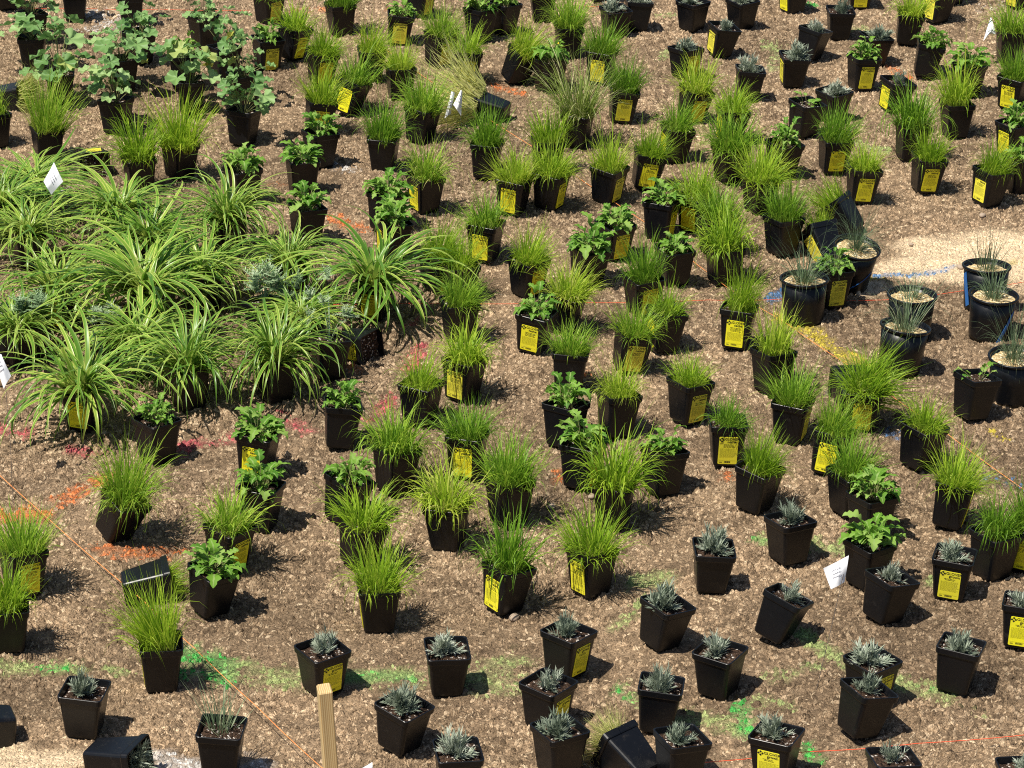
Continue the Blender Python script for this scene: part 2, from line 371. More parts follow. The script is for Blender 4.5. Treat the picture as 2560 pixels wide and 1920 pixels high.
def colours(x, y, rnd, rnd2, coat=1.0):
    """Base colour of mulch, bare dirt and sprayed paint at x, y; rnd, rnd2 are random numbers per grain."""
    n = len(x)
    dark, mid, light = np.array((0.095, 0.065, 0.040)), np.array((0.400, 0.283, 0.178)), np.array((0.68, 0.535, 0.365))
    k = rnd[:, None]
    c = np.where(k < .5, dark + (mid - dark) * k * 2, mid + (light - mid) * (k - .5) * 2)
    c = c * ((0.72 + 0.50 * vnoise(x, y, 2.2, 8)) * (0.84 + 0.32 * vnoise(x, y, 7.0, 9)))[:, None]
    s = sand_mask(x, y)[:, None]
    c = c * (1 - s) + s * (np.array((0.80, 0.62, 0.41)) * (0.72 + .55 * k) * (.85 + .3 * vnoise(x, y * 2.5, 9.0, 31))[:, None])
    px = np.zeros(n); py = y
    for col, wd, st, pts in SPRAY:
        g = [on_plane(*p) for p in pts]
        pale = col is PALEGREEN
        wm = wd / ppm(g[0]) * (0.78 if pale else 0.66)
        st = st * 1.2 if pale else st
        d = np.full(n, 9.0)
        for a, b_ in zip(g[:-1], g[1:]):
            d = np.minimum(d, seg_dist(x, y * .55, (a.x, a.y * .55), (b_.x, b_.y * .55)))
        f = np.clip(1.25 - d / wm, 0, 1) * st
        f = f * (0.10 + 1.25 * vnoise(x, y, 17.0, 21)) * (.55 + .7 * vnoise(x, y, 55.0, 22))
        hit = (np.clip((f - rnd2 * .50) * 4.0, 0, 0.88) * coat)[:, None]
        c = c * (1 - hit) + np.array(col)[None] * hit * (.7 + .5 * k)
    return c

def set_tint(me, cols):
    a = me.color_attributes.new('tint', 'FLOAT_COLOR', 'POINT')
    buf = np.ones((len(cols), 4), dtype=np.float32)
    buf[:, :3] = cols
    a.data.foreach_set('color', buf.ravel())

def build_ground():
    X0, X1, Y0, Y1, st = -3.9, 3.9, 5.8, 16.6, 0.03
    nx, ny = int((X1 - X0) / st) + 1, int((Y1 - Y0) / st) + 1
    gx, gy = np.meshgrid(np.linspace(X0, X1, nx), np.linspace(Y0, Y1, ny))
    x, y = gx.ravel(), gy.ravel()
    z = height(x, y) + (vnoise(x, y, 28, 1) - .5) * .010 * (1 - .8 * sand_mask(x, y)) + (vnoise(x, y, 11, 2) - .5) * .012
    edge = np.minimum.reduce([x - X0, X1 - x, y - Y0, Y1 - y])
    z = z * np.clip(edge / .4, 0, 1)
    i = np.arange(nx * ny).reshape(ny, nx)
    q = np.stack([i[:-1, :-1], i[:-1, 1:], i[1:, 1:], i[1:, :-1]], -1).reshape(-1, 4)
    B = 90.0
    far = np.array([(-B, -B, 0), (B, -B, 0), (B, B, 0), (-B, B, 0)])
    k = len(x)
    v = np.concatenate([np.stack([x, y, z], 1), far])
    c0, c1, c2, c3 = i[0, 0], i[0, -1], i[-1, -1], i[-1, 0]
    ring = np.array([(k, k + 1, c1, c0), (k + 1, k + 2, c2, c1), (k + 2, k + 3, c3, c2), (k + 3, k, c0, c3)])
    f = np.concatenate([q, ring])
    me = bpy.data.meshes.new('ground')
    me.vertices.add(len(v)); me.vertices.foreach_set('co', v.astype(np.float32).ravel())
    me.loops.add(f.size); me.loops.foreach_set('vertex_index', f.astype(np.int32).ravel())
    me.polygons.add(len(f)); me.polygons.foreach_set('loop_start', np.arange(0, f.size, 4, dtype=np.int32))
    me.polygons.foreach_set('use_smooth', np.ones(len(f), dtype=bool))
    me.update(calc_edges=True)
    me.materials.append(M_MULCH)
    rn = np.clip(.06 + .26 * vnoise(v[:, 0], v[:, 1], 60, 5) + .2 * (rng.random(len(v)) - .5), 0, 1)  # low tone: shade of the crevices between grains put into the sheet's colour
    set_tint(me, colours(v[:, 0], v[:, 1], rn, rng.random(len(v)), .45))
    o = link('ground', me, kind='structure')

def build_chips(n_total, name, rmin, rmax, aspect, tone, lift, patchy=0.0, around=None):
    """Loose grains lying on the ground: an irregular six-cornered base and a domed top each."""
    half = 1280 / FPX
    y = 6.75 + (14.4 - 6.75) * rng.random(n_total * 4) ** 1.0
    x = (rng.random(n_total * 4) * 2 - 1) * 3.4
    keep = np.abs(x) < (y * math.cos(PITCH) + CAM_H * math.sin(PITCH)) * half + 0.30
    x, y = x[keep], y[keep]
    s = sand_mask(x, y)
    keep = rng.random(len(x)) > s * .55
    x, y = x[keep], y[keep]
    keep = rng.random(len(x)) < 1 - patchy * (1 - vnoise(x, y, 3.3, 15)) * 1.4
    x, y = x[keep][:n_total], y[keep][:n_total]
    if around is not None:
        a, d = rng.random(n_total) * 2 * np.pi, .040 + .035 * rng.random(n_total) ** 2
        q = around[rng.integers(0, len(around), n_total)]
        x, y = q[:, 0] + d * np.cos(a), q[:, 1] + d * np.sin(a)
    n = len(x)
    size = rmin + (rmax - rmin) * rng.random(n) ** 2.2
    ang = rng.random(n) * 2 * np.pi
    asp = aspect[0] + (aspect[1] - aspect[0]) * rng.random(n)
    hz = size * (lift[0] + (lift[1] - lift[0]) * rng.random(n))
    ring_a = (np.arange(6) / 6 * 2 * np.pi)[None] + (rng.random((n, 6)) - .5) * .7
    rr = size[:, None] * (.75 + .5 * rng.random((n, 6)))
    lx, ly = np.cos(ring_a) * rr * asp[:, None], np.sin(ring_a) * rr
    ca, sa = np.cos(ang)[:, None], np.sin(ang)[:, None]
    z0 = height(x, y) + (vnoise(x, y, 28, 1) - .5) * .010 * (1 - .8 * sand_mask(x, y)) + (vnoise(x, y, 11, 2) - .5) * .012
    rx = np.stack([size * asp * (.15 + .45 * rng.random(n)), -size * asp * (.15 + .45 * rng.random(n))], 1)
    ry = (rng.random((n, 2)) - .5) * size[:, None] * .5
    V = np.empty((n, 8, 3), dtype=np.float32)
    V[:, :6, 0], V[:, :6, 1] = x[:, None] + lx * ca - ly * sa, y[:, None] + lx * sa + ly * ca
    V[:, :6, 2] = z0[:, None] - .003 + hz[:, None] * .25 * (rng.random((n, 6)) - .3)
    V[:, 6:, 0], V[:, 6:, 1] = x[:, None] + rx * ca - ry * sa, y[:, None] + rx * sa + ry * ca
    V[:, 6:, 2] = z0[:, None] + hz[:, None] * (.7 + .6 * rng.random((n, 2)))
    tri = np.array([(5, 0, 6), (0, 1, 6), (1, 7, 6), (1, 2, 7), (2, 3, 7), (3, 4, 7), (4, 6, 7), (4, 5, 6)])
    F = (np.arange(n)[:, None, None] * 8 + tri[None]).reshape(-1, 3)
    me = bpy.data.meshes.new(name)
    me.vertices.add(n * 8); me.vertices.foreach_set('co', V.ravel())
    me.loops.add(F.size); me.loops.foreach_set('vertex_index', F.astype(np.int32).ravel())
    me.polygons.add(len(F)); me.polygons.foreach_set('loop_start', np.arange(0, F.size, 3, dtype=np.int32))
    me.update(calc_edges=True)
    me.materials.append(M_MULCH)
    r1 = np.clip(tone[0] + tone[1] * rng.random(n), 0, 1)
    c = colours(x, y, r1, rng.random(n))
    set_tint(me, np.repeat(c, 8, axis=0))
    return link(name, me, kind='stuff')

build_ground()
build_chips(105000, 'soil_clods', 0.0028, 0.0085, (0.9, 1.9), (0.12, 0.66), (0.8, 1.4))
build_chips(44000, 'coarse_clods', 0.0060, 0.0128, (0.9, 1.6), (0.04, 0.62), (0.7, 1.2), patchy=.8)
build_chips(72000, 'bark_chips', 0.0015, 0.0040, (2.2, 7.0), (0.22, 0.70), (0.9, 2.0), patchy=.4)

# ================================================================== POTS, TAGS, SOIL
POT_H, RIM_H, HB, HT, HR = 0.150, 0.130, 0.0435, 0.0575, 0.0625
ALPHA = math.atan((HT - HB) / RIM_H)

def rsq(half, r, n=4):            # rounded square outline
    pts = []
    for q, (cx, cy) in enumerate(((1, 1), (-1, 1), (-1, -1), (1, -1))):
        for k in range(n + 1):
            a = (q + k / n) * math.pi / 2
            pts.append((cx * (half - r) + r * math.cos(a), cy * (half - r) + r * math.sin(a)))
    return pts

def rings(levels):
    """levels: lists of 3-D points of equal length -> verts and quads between neighbours."""
    n = len(levels[0]); v = [p for l in levels for p in l]; f = []
    for i in range(len(levels) - 1):
        for k in range(n):
            a, b_ = i * n + k, i * n + (k + 1) % n
            f.append((a, b_, b_ + n, a + n))
    return v, f

def square_pot_meshes():
    lv = []
    o = rsq(HB, .010); n = len(o)
    foot = [(.008 if abs(abs(x) - abs(y)) < HB * .62 and max(abs(x), abs(y)) > 0 and min(abs(x), abs(y)) > HB * .55 else 0.0) for x, y in o]
    lv.append([(x * .9, y * .9, .004) for x, y in o])
    lv.append([(x, y, h) for (x, y), h in zip(o, foot)])
    for t in (.12, .5, 1.0):
        h = HB + (HT - HB) * t
        lv.append([(x, y, RIM_H * t) for x, y in rsq(h, .010 + .002 * t)])
    lv.append([(x, y, RIM_H) for x, y in rsq(HT - .003, .011)])
    lv.append([(x, y, .095) for x, y in rsq(HT - .006, .010)])
    v, f = rings(lv)
    f.append(tuple(reversed(range(n))))
    body = mesh('pot', v, f, M_POT, smooth=False)
    lv = [[(x, y, z) for x, y in rsq(h, .012)] for h, z in ((HT - .002, RIM_H - .002), (HR - .0025, RIM_H - .001), (HR - .001, RIM_H + .002), (HR, POT_H - .001), (HR - .001, POT_H), (HR - .0035, POT_H), (HR - .0045, POT_H - .002), (HT - .003, RIM_H + .001))]
    v, f = rings(lv)
    rim = mesh('rim', v, f, M_POT)
    return body, rim

RB, RT, RR, RH = 0.073, 0.083, 0.0905, 0.165

def round_pot_meshes():
    n = 32
    c = lambda r, z: [(r * math.cos(2 * math.pi * k / n), r * math.sin(2 * math.pi * k / n), z) for k in range(n)]
    v, f = rings([c(RB * .92, .003), c(RB, 0), c(RB + .001, .012), c((RB + RT) / 2, RH * .5), c(RT, RH - .012), c(RT - .003, RH - .012), c(RT - .006, RH * .6)])
    f.append(tuple(reversed(range(n))))
    body = mesh('round_pot', v, f, M_POT, smooth=True)
    v, f = rings([c(RT - .002, RH - .013), c(RR - .003, RH - .0115), c(RR, RH - .007), c(RR, RH - .002), c(RR - .002, RH), c(RR - .006, RH), c(RR - .008, RH - .003), c(RT - .003, RH - .013)])
    return body, mesh('round_rim', v, f, M_POT, smooth=True)

def soil_mesh(name, half, z, mat, rounded, seed, lump=.005):
    r = np.random.default_rng(seed)
    n = 9; v = []; f = []
    for j in range(n):
        for i in range(n):
            u, w_ = i / (n - 1) * 2 - 1, j / (n - 1) * 2 - 1
            if rounded:
                m = max(abs(u), abs(w_)); l = math.hypot(u, w_) or 1
                u, w_ = u * m / l, w_ * m / l
            v.append((u * half, w_ * half, z + (r.random() - .5) * lump * 2))
    for j in range(n - 1):
        for i in range(n - 1):
            a = j * n + i
            f.append((a, a + 1, a + n + 1, a + n))
    return mesh(name, v, f, mat, smooth=True)

# ---- yellow nursery tag: lies on the tapered front face, print is raised a hair
TX, TV, TN = Vector((1, 0, 0)), Vector((0, -(HT - HB), RIM_H)).normalized(), Vector((0, -RIM_H, -(HT - HB))).normalized()
TO = Vector((0, -(HB + HT) / 2, RIM_H / 2)) + TV * .002
TW, TH = 0.0625, 0.100

def on_tag(u, v, n):
    return TO + TX * u + TV * v + TN * n

def rrect(w_, h, r, n=3):
    pts = []
    for q, (cx, cy) in enumerate(((1, 1), (-1, 1), (-1, -1), (1, -1))):
        for k in range(n + 1):
            a = (q + k / n) * math.pi / 2
            pts.append((cx * (w_ / 2 - r) + r * math.cos(a), cy * (h / 2 - r) + r * math.sin(a)))
    return pts

def tag_mesh():
    o = rrect(TW, TH, .004); n = len(o)
    v = [on_tag(x, y, .0004) for x, y in o] + [on_tag(x, y, .0016) for x, y in o]
    f = [(k, (k + 1) % n, n + (k + 1) % n, n + k) for k in range(n)] + [tuple(range(n, 2 * n))]
    return mesh('yellow_tag', v, f, M_TAG)

def text_shape(body, size, x, y, bold=0.0):
    cu = bpy.data.curves.new('lettering', 'FONT')
    cu.body, cu.size, cu.align_x, cu.offset = body, size, 'LEFT', bold
    cu.resolution_u = 3
    ob = bpy.data.objects.new('lettering', cu)
    COL.objects.link(ob)
    bpy.context.view_layer.update()
    me = bpy.data.meshes.new_from_object(ob.evaluated_get(bpy.context.evaluated_depsgraph_get()))
    v = [(p.co.x + x, p.co.y + y) for p in me.vertices]
    f = [tuple(p.vertices) for p in me.polygons]
    bpy.data.objects.remove(ob); bpy.data.curves.remove(cu); bpy.data.meshes.remove(me)
    return v, f

def print_mesh(second, seed):
    r = random.Random(seed)
    v, f = [], []
    def add(pts, faces):
        k = len(v); v.extend(pts); f.extend(tuple(i + k for i in q) for q in faces)
    def rect(x, y, w_, h):
        add([(x, y), (x + w_, y), (x + w_, y + h), (x, y + h)], [(0, 1, 2, 3)])
    for dx, dy in ((0, .0055), (0, -.0055), (.0055, 0), (-.0055, 0)):      # four-petal emblem
        cx, cy = -.0225 + dx, .0400 + dy
        add([(cx + .0040, cy), (cx, cy + .0040), (cx - .0040, cy), (cx, cy - .0040)], [(0, 1, 2, 3)])
    add(*text_shape('GLOVER', .0125, -.0135, .0385, .0002))
    add(*text_shape(second, .0125, -.004, .0285, .0003))
    y = .0215
    for row in range(r.choice((2, 3, 4))):                                  # bold name lines, too small to read
        x = -.018 + r.random() * .006
        while x < .014:
            w_ = .004 + r.random() * .007
            rect(x, y, w_, .0017); x += w_ + .0015
        y -= .0042
    y -= .002
    while y > -.026:                                                         # fine print
        x, end = -.0265, .018 + r.random() * .008
        while x < end:
            w_ = .002 + r.random() * .005
            rect(x, y, w_, .0006); x += w_ + .0012
        y -= .0031
    rect(-.0265, -.0375, .053, .0004)
    x = -.010
    while x < .010:                                                          # bar code
        w_ = .0006 + r.random() * .0012
        rect(x, -.0450, w_, .0062); x += w_ + .0005 + r.random() * .0007
    rect(-.026, -.0425, .008, .0010); rect(-.026, -.0450, .009, .0010)
    return mesh('tag_print', [on_tag(px, py, .0019) for px, py in v], f, M_INK)

# ================================================================== LEAVES
class Strips:
    """Collects curved leaf strips; wide=True gives a keeled strip of three points across."""
    def __init__(self): self.v, self.f, self.uv = [], [], []
    def blade(self, base, az, th, length, width, bend, twist=0.0, seg=6, wide=False, taper=1.6, sway=0.0, keel=.25):
        p = Vector(base); k0 = len(self.v); step = length / seg
        prof = lambda t: max(.04, (min(1, .55 + t * 3.5)) * (1 - t ** taper))
        n = 3 if wide else 2
        for i in range(seg + 1):
            t = i / seg
            a = az + sway * t
            d = Vector((math.sin(th) * math.cos(a), math.sin(th) * math.sin(a), math.cos(th)))
            side = Vector((-math.sin(a + twist * t), math.cos(a + twist * t), 0))
            hw = side * (width * .5 * prof(t))
            if wide:
                nrm = d.cross(side).normalized()
                self.v += [p - hw, p - nrm * (width * keel * prof(t)) * -1 * 0 + nrm * width * keel * prof(t) * -1, p + hw]
                self.uv += [(0, t), (.5, t), (1, t)]
            else:
                self.v += [p - hw, p + hw]; self.uv += [(0, t), (1, t)]
            p = p + d * step
            th += bend / seg * (0.4 + 1.2 * t)
        for i in range(seg):
            for j in range(n - 1):
                a0 = k0 + i * n + j
                self.f.append((a0, a0 + 1, a0 + n + 1, a0 + n))
        return p
    def build(self, name, mat): return mesh(name, self.v, self.f, mat, smooth=True, uvs=self.uv)

def grass_mesh(name, mat, seed, blades, length, width, spread, droop, r0=.050):
    r = random.Random(seed); s = Strips()
    wind, gust = r.random() * 2 * math.pi, r.random() * .22
    for _ in range(blades):
        bx, by = r.uniform(-r0, r0), r.uniform(-r0, r0)
        az = math.atan2(by, bx); out = min(1.0, math.hypot(bx, by) / r0)
        a2 = az + r.gauss(0, .75)
        short = r.random() < .35
        th = abs(r.gauss(spread * (.15 + .85 * out) * (1.35 if short else 1), .20))
        L = length * (r.uniform(.35, .65) if short else r.uniform(.65, 1.08)) * (1.3 if r.random() < .05 else 1.0)
        b_ = droop * (.1 + 1.5 * r.random()) * (.5 + .7 * out) * (2.2 if r.random() < .15 else 1)
        vx, vy = math.sin(th) * math.cos(a2) + gust * math.cos(wind), math.sin(th) * math.sin(a2) + gust * math.sin(wind)
        a2 = math.atan2(vy, vx); th = min(1.5, math.hypot(vx, vy))
        s.blade((bx, by, -.006), a2, th, L, width * (.6 + .7 * r.random()), b_, twist=r.gauss(0, .9), seg=6, sway=r.gauss(0, .6))
    return s.build(name, mat)

GRASS = [grass_mesh('grass_blades', M_GRASS if i % 3 else M_GRASS2, 100 + i, (470, 400, 520, 340)[i % 4], .150, .0044, .80 + .12 * (i % 3), .9 + .25 * (i % 4)) for i in range(15)]
TALLG = [grass_mesh('grass_blades', M_GRASS if i % 2 else M_GRASS2, 130 + i, 430, .190, .0046, .65, .80 + .25 * i) for i in range(5)]
DARKG = [grass_mesh('grass_blades', M_GRASS2, 150 + i, 450, .155, .0046, .80, 1.2) for i in range(4)]
ARCHG = [grass_mesh('grass_blades', M_GRASS2 if i % 2 else M_GRASS, 220 + i, 270 + 30 * i, .185, .0060, .72, 1.5 + .2 * i) for i in range(5)]
PALEG = [grass_mesh('grass_blades', M_PALE, 170 + i, 760, .25, .0044, .75, .75, r0=.05) for i in range(2)]
FALLG = [grass_mesh('grass_blades', M_GRASS, 180 + i, 240, .17, .0042, .4, .5) for i in range(2)]
WEED = [grass_mesh('grass_blades', M_WEED, 190, 380, .24, .0034, .8, 1.5, r0=.045)]
FESC = [grass_mesh('fescue_blades', M_FESC, 200 + i, n, L, .0027, sp, dr, r0=.022) for i, (n, L, sp, dr) in enumerate(((170, .22, 1.0, 1.9), (80, .15, .55, .9), (60, .19, .30, .25), (120, .17, .8, 1.7)))]

def reach(me):
    """Spread and height of a tuft, leaving out its few longest blades."""
    co = np.empty(len(me.vertices) * 3); me.vertices.foreach_get('co', co); co = co.reshape(-1, 3)
    return 2 * float(np.percentile(np.hypot(co[:, 0], co[:, 1]), 90)), float(np.percentile(co[:, 2], 97))

def lavender_mesh(seed, sprigs, size):
    r = random.Random(seed); s = Strips()
    for _ in range(sprigs):
        az = r.random() * 2 * math.pi; th = r.random() ** .6 * 1.35; L = size * (.55 + .6 * r.random())
        d = Vector((math.sin(th) * math.cos(az), math.sin(th) * math.sin(az), math.cos(th)))
        b0 = Vector(((r.random() - .5) * .03, (r.random() - .5) * .03, -.003))
        s.blade(b0, az, th, L * .9, .002, .2, seg=2)
        n = 10
        for k in range(n):
            p = b0 + d * (L * (.15 + .85 * k / n))
            for q in range(2 if k < 3 else 3):
                a2 = r.random() * 2 * math.pi
                v = (d * (.5 + .75 * k / n) + Vector((math.cos(a2), math.sin(a2), .1)) * .75).normalized()
                s.blade(p, math.atan2(v.y, v.x), math.acos(max(-1, min(1, v.z))), .0165 + .011 * r.random(), .0036, .35, seg=3, taper=2.4)
    return s.build('lavender_sprigs', M_LAV)

LAV = [lavender_mesh(300 + i, n, sz) for i, (n, sz) in enumerate(((20, .046), (28, .042), (14, .050), (24, .040), (32, .042), (17, .045)))]

def tube(v, f, pts, r, n=3):
    k0 = len(v)
    for i, p in enumerate(pts):
        d = (Vector(pts[min(i + 1, len(pts) - 1)]) - Vector(pts[max(i - 1, 0)])).normalized()
        s1 = d.orthogonal().normalized(); s2 = d.cross(s1)
        for q in range(n):
            a = 2 * math.pi * q / n
            v.append(Vector(p) + s1 * (r * math.cos(a)) + s2 * (r * math.sin(a)))
    for i in range(len(pts) - 1):
        for q in range(n):
            a, b_ = k0 + i * n + q, k0 + i * n + (q + 1) % n
            f.append((a, b_, b_ + n, a + n))

def lobed_leaf(seed, size, th, stem, silver=False):
    """Oblong leaf with rounded side lobes on a short stalk that arches outwards (towards +x)."""
    r = random.Random(seed); v, f, uv, mi = [], [], [], []
    p = Vector((0, 0, 0)); pts = [p.copy()]
    for i in range(3):
        d = Vector((math.sin(th), 0, math.cos(th))); p = p + d * stem / 3; pts.append(p.copy()); th += .12
    tube(v, f, pts, .0011); uv += [(.5, .5)] * len(v); mi += [1] * len(f)
    seg = 12; k0 = len(v); L = size * 2.1
    tw = r.gauss(0, .25)
    for i in range(seg + 1):
        t = i / seg
        env = math.sin(math.pi * min(1, .10 + .90 * t) ** .80) ** .7 * .5 + .04
        wv = .72 + .28 * math.sin(t * 3.8 * 2 * math.pi - 1.2 + r.gauss(0, .15))
        hw = size * 1.45 * env * (wv if i < seg - 1 else .6)
        d = Vector((math.sin(th), 0, math.cos(th)))
        nrm = Vector((-math.cos(th), 0, math.sin(th)))
        sd = (Vector((0, 1, 0)) * math.cos(tw * t) + nrm * math.sin(tw * t))
        up = nrm * hw * (.30 + .25 * math.sin(t * 9 + seed))
        v += [p - sd * hw + up, p.copy(), p + sd * hw + up]; uv += [(0, t), (.5, t), (1, t)]
        p = p + d * (L / seg)
        th += r.uniform(.05, .20)
    for i in range(seg):
        for j in range(2):
            a = k0 + i * 3 + j
            f.append((a, a + 1, a + 4, a + 3)); mi.append(0)
    return mesh('leaf', v, f, [M_LEAF, M_STALK], smooth=True, mat_idx=mi, uvs=uv)

LOBED = [lobed_leaf(400 + i, .0135 + .0045 * (i % 4), .15 + .12 * (i % 7), .012 + .010 * (i % 5)) for i in range(18)]

def round_leaf(seed, size, th, stem):
    """Scalloped round leaf, cupped, carried on a long thin stalk."""
    r = random.Random(seed); v, f, uv, mi = [], [], [], []
    p = Vector((0, 0, 0)); pts = [p.copy()]
    for i in range(5):
        d = Vector((math.sin(th), 0, math.cos(th))); p = p + d * stem / 5; pts.append(p.copy()); th += .07
    tube(v, f, pts, .0013); uv += [(.5, .5)] * len(v); mi += [1] * len(f)
    ft = r.uniform(.1, .9)                     # the blade faces up and outwards
    X = Vector((math.cos(ft), 0, -math.sin(ft))); Y = Vector((0, 1, 0)); Z = Vector((math.sin(ft), 0, math.cos(ft)))
    k0 = len(v); v.append(p + Z * -.004); uv.append((.5, .5))
    n = 40; inner, outer = [], []
    for k in range(n):
        a = -math.pi * .90 + 1.80 * math.pi * k / (n - 1)
        lob = abs(math.sin(a * 2.8 + .3))
        rad = size * (.72 + .30 * lob ** .6 + .035 * math.sin(a * 17))
        fold = .22 * math.cos(a * 5.6) - .05
        for q, lst in ((.55, inner), (1.0, outer)):
            rr = rad * q
            lst.append(len(v)); v.append(p + X * (rr * math.cos(a) + size * .25) + Y * rr * math.sin(a) + Z * (rr * rr / size * .32 + fold * rr * q)); uv.append((.5 + .5 * q * math.cos(a), .5 + .5 * q * math.sin(a)))
    for k in range(n - 1):
        f.append((k0, inner[k], inner[k + 1])); mi.append(0)
        f.append((inner[k], outer[k], outer[k + 1], inner[k + 1])); mi.append(0)
    return mesh('leaf', v, f, [M_ROUND, M_STALK], smooth=True, mat_idx=mi, uvs=uv)

ROUND = [round_leaf(500 + i, .026 + .0036 * (i % 5), .10 + .12 * (i % 8), .07 + .022 * (i % 6)) for i in range(20)]

def strap_leaf(seed, length, width, th, bend):
    s = Strips(); r = random.Random(seed)
    s.blade((0, 0, 0), 0, th, length, width, bend, twist=r.gauss(0, .5), seg=12, wide=True, taper=2.6, sway=r.gauss(0, .55), keel=.18)
    return s.build('leaf', M_STRAP)

STRAP = [strap_leaf(600 + i, .26 + .026 * (i % 8), .0105 + .0015 * (i % 4), .22 + .085 * (i % 11), 1.9 + .28 * (i % 7)) for i in range(40)]

def inner_leaves(seed):
    r = random.Random(seed); s = Strips()
    for _ in range(80):
        s.blade((r.gauss(0, .02), r.gauss(0, .02), 0), r.random() * 6.283, r.uniform(.3, 1.4), r.uniform(.16, .34), r.uniform(.006, .011), r.uniform(1.2, 3.2), twist=r.gauss(0, .8), seg=9, wide=True, taper=2.4, sway=r.gauss(0, .7), keel=.2)
    return s.build('inner_leaves', M_STRAP2)

INNER = [inner_leaves(660 + i) for i in range(4)]

def thistle_mesh(seed, stems, long_stem):
    """Stems with rosettes of narrow spiny leaves."""
    r = random.Random(seed); s = Strips()
    for _ in range(stems):
        az = r.random() * 2 * math.pi; th = r.uniform(.15, .95); L = long_stem * (.5 + .6 * r.random())
        tip = s.blade((0, 0, 0), az, th, L, .006, .3, seg=4, taper=9)
        for q in range(13):
            a2 = r.random() * 2 * math.pi; th2 = r.uniform(.3, 1.7); ln = .030 + .022 * r.random()
            b0 = tip + Vector((0, 0, (r.random() - .6) * .02))
            d = Vector((math.sin(th2) * math.cos(a2), math.sin(th2) * math.sin(a2), math.cos(th2)))
            s.blade(b0, a2, th2, ln, .007, .5, seg=3)
            sd = Vector((-math.sin(a2), math.cos(a2), 0))
            for k in range(1, 5):
                for sg in (-1, 1):
                    v = (d * .6 + sd * sg).normalized()
                    s.blade(b0 + d * ln * k / 5, math.atan2(v.y, v.x), math.acos(max(-1, min(1, v.z))), .016, .0058, .3, seg=2)
    return s.build('thistle_leaves', M_THIS)

THIS = [thistle_mesh(700 + i, n, L) for i, (n, L) in enumerate(((9, .09), (6, .17), (11, .10)))]

POT_ME, RIM_ME = square_pot_meshes()
RPOT_ME, RRIM_ME = round_pot_meshes()
SOILS = [soil_mesh('potting_soil', HT - .004, .130, M_SOIL, False, 40 + i) for i in range(3)]
GRITS = [soil_mesh('gravel_mulch', RT - .005, RH - .020, M_GRIT, True, 50 + i, .004) for i in range(2)]
TAG_ME = tag_mesh()
PRINTS = [print_mesh('native', 61), print_mesh('native', 62), print_mesh('native', 63)]
PRINTG = [print_mesh('grown', 66), print_mesh('grown', 67)]

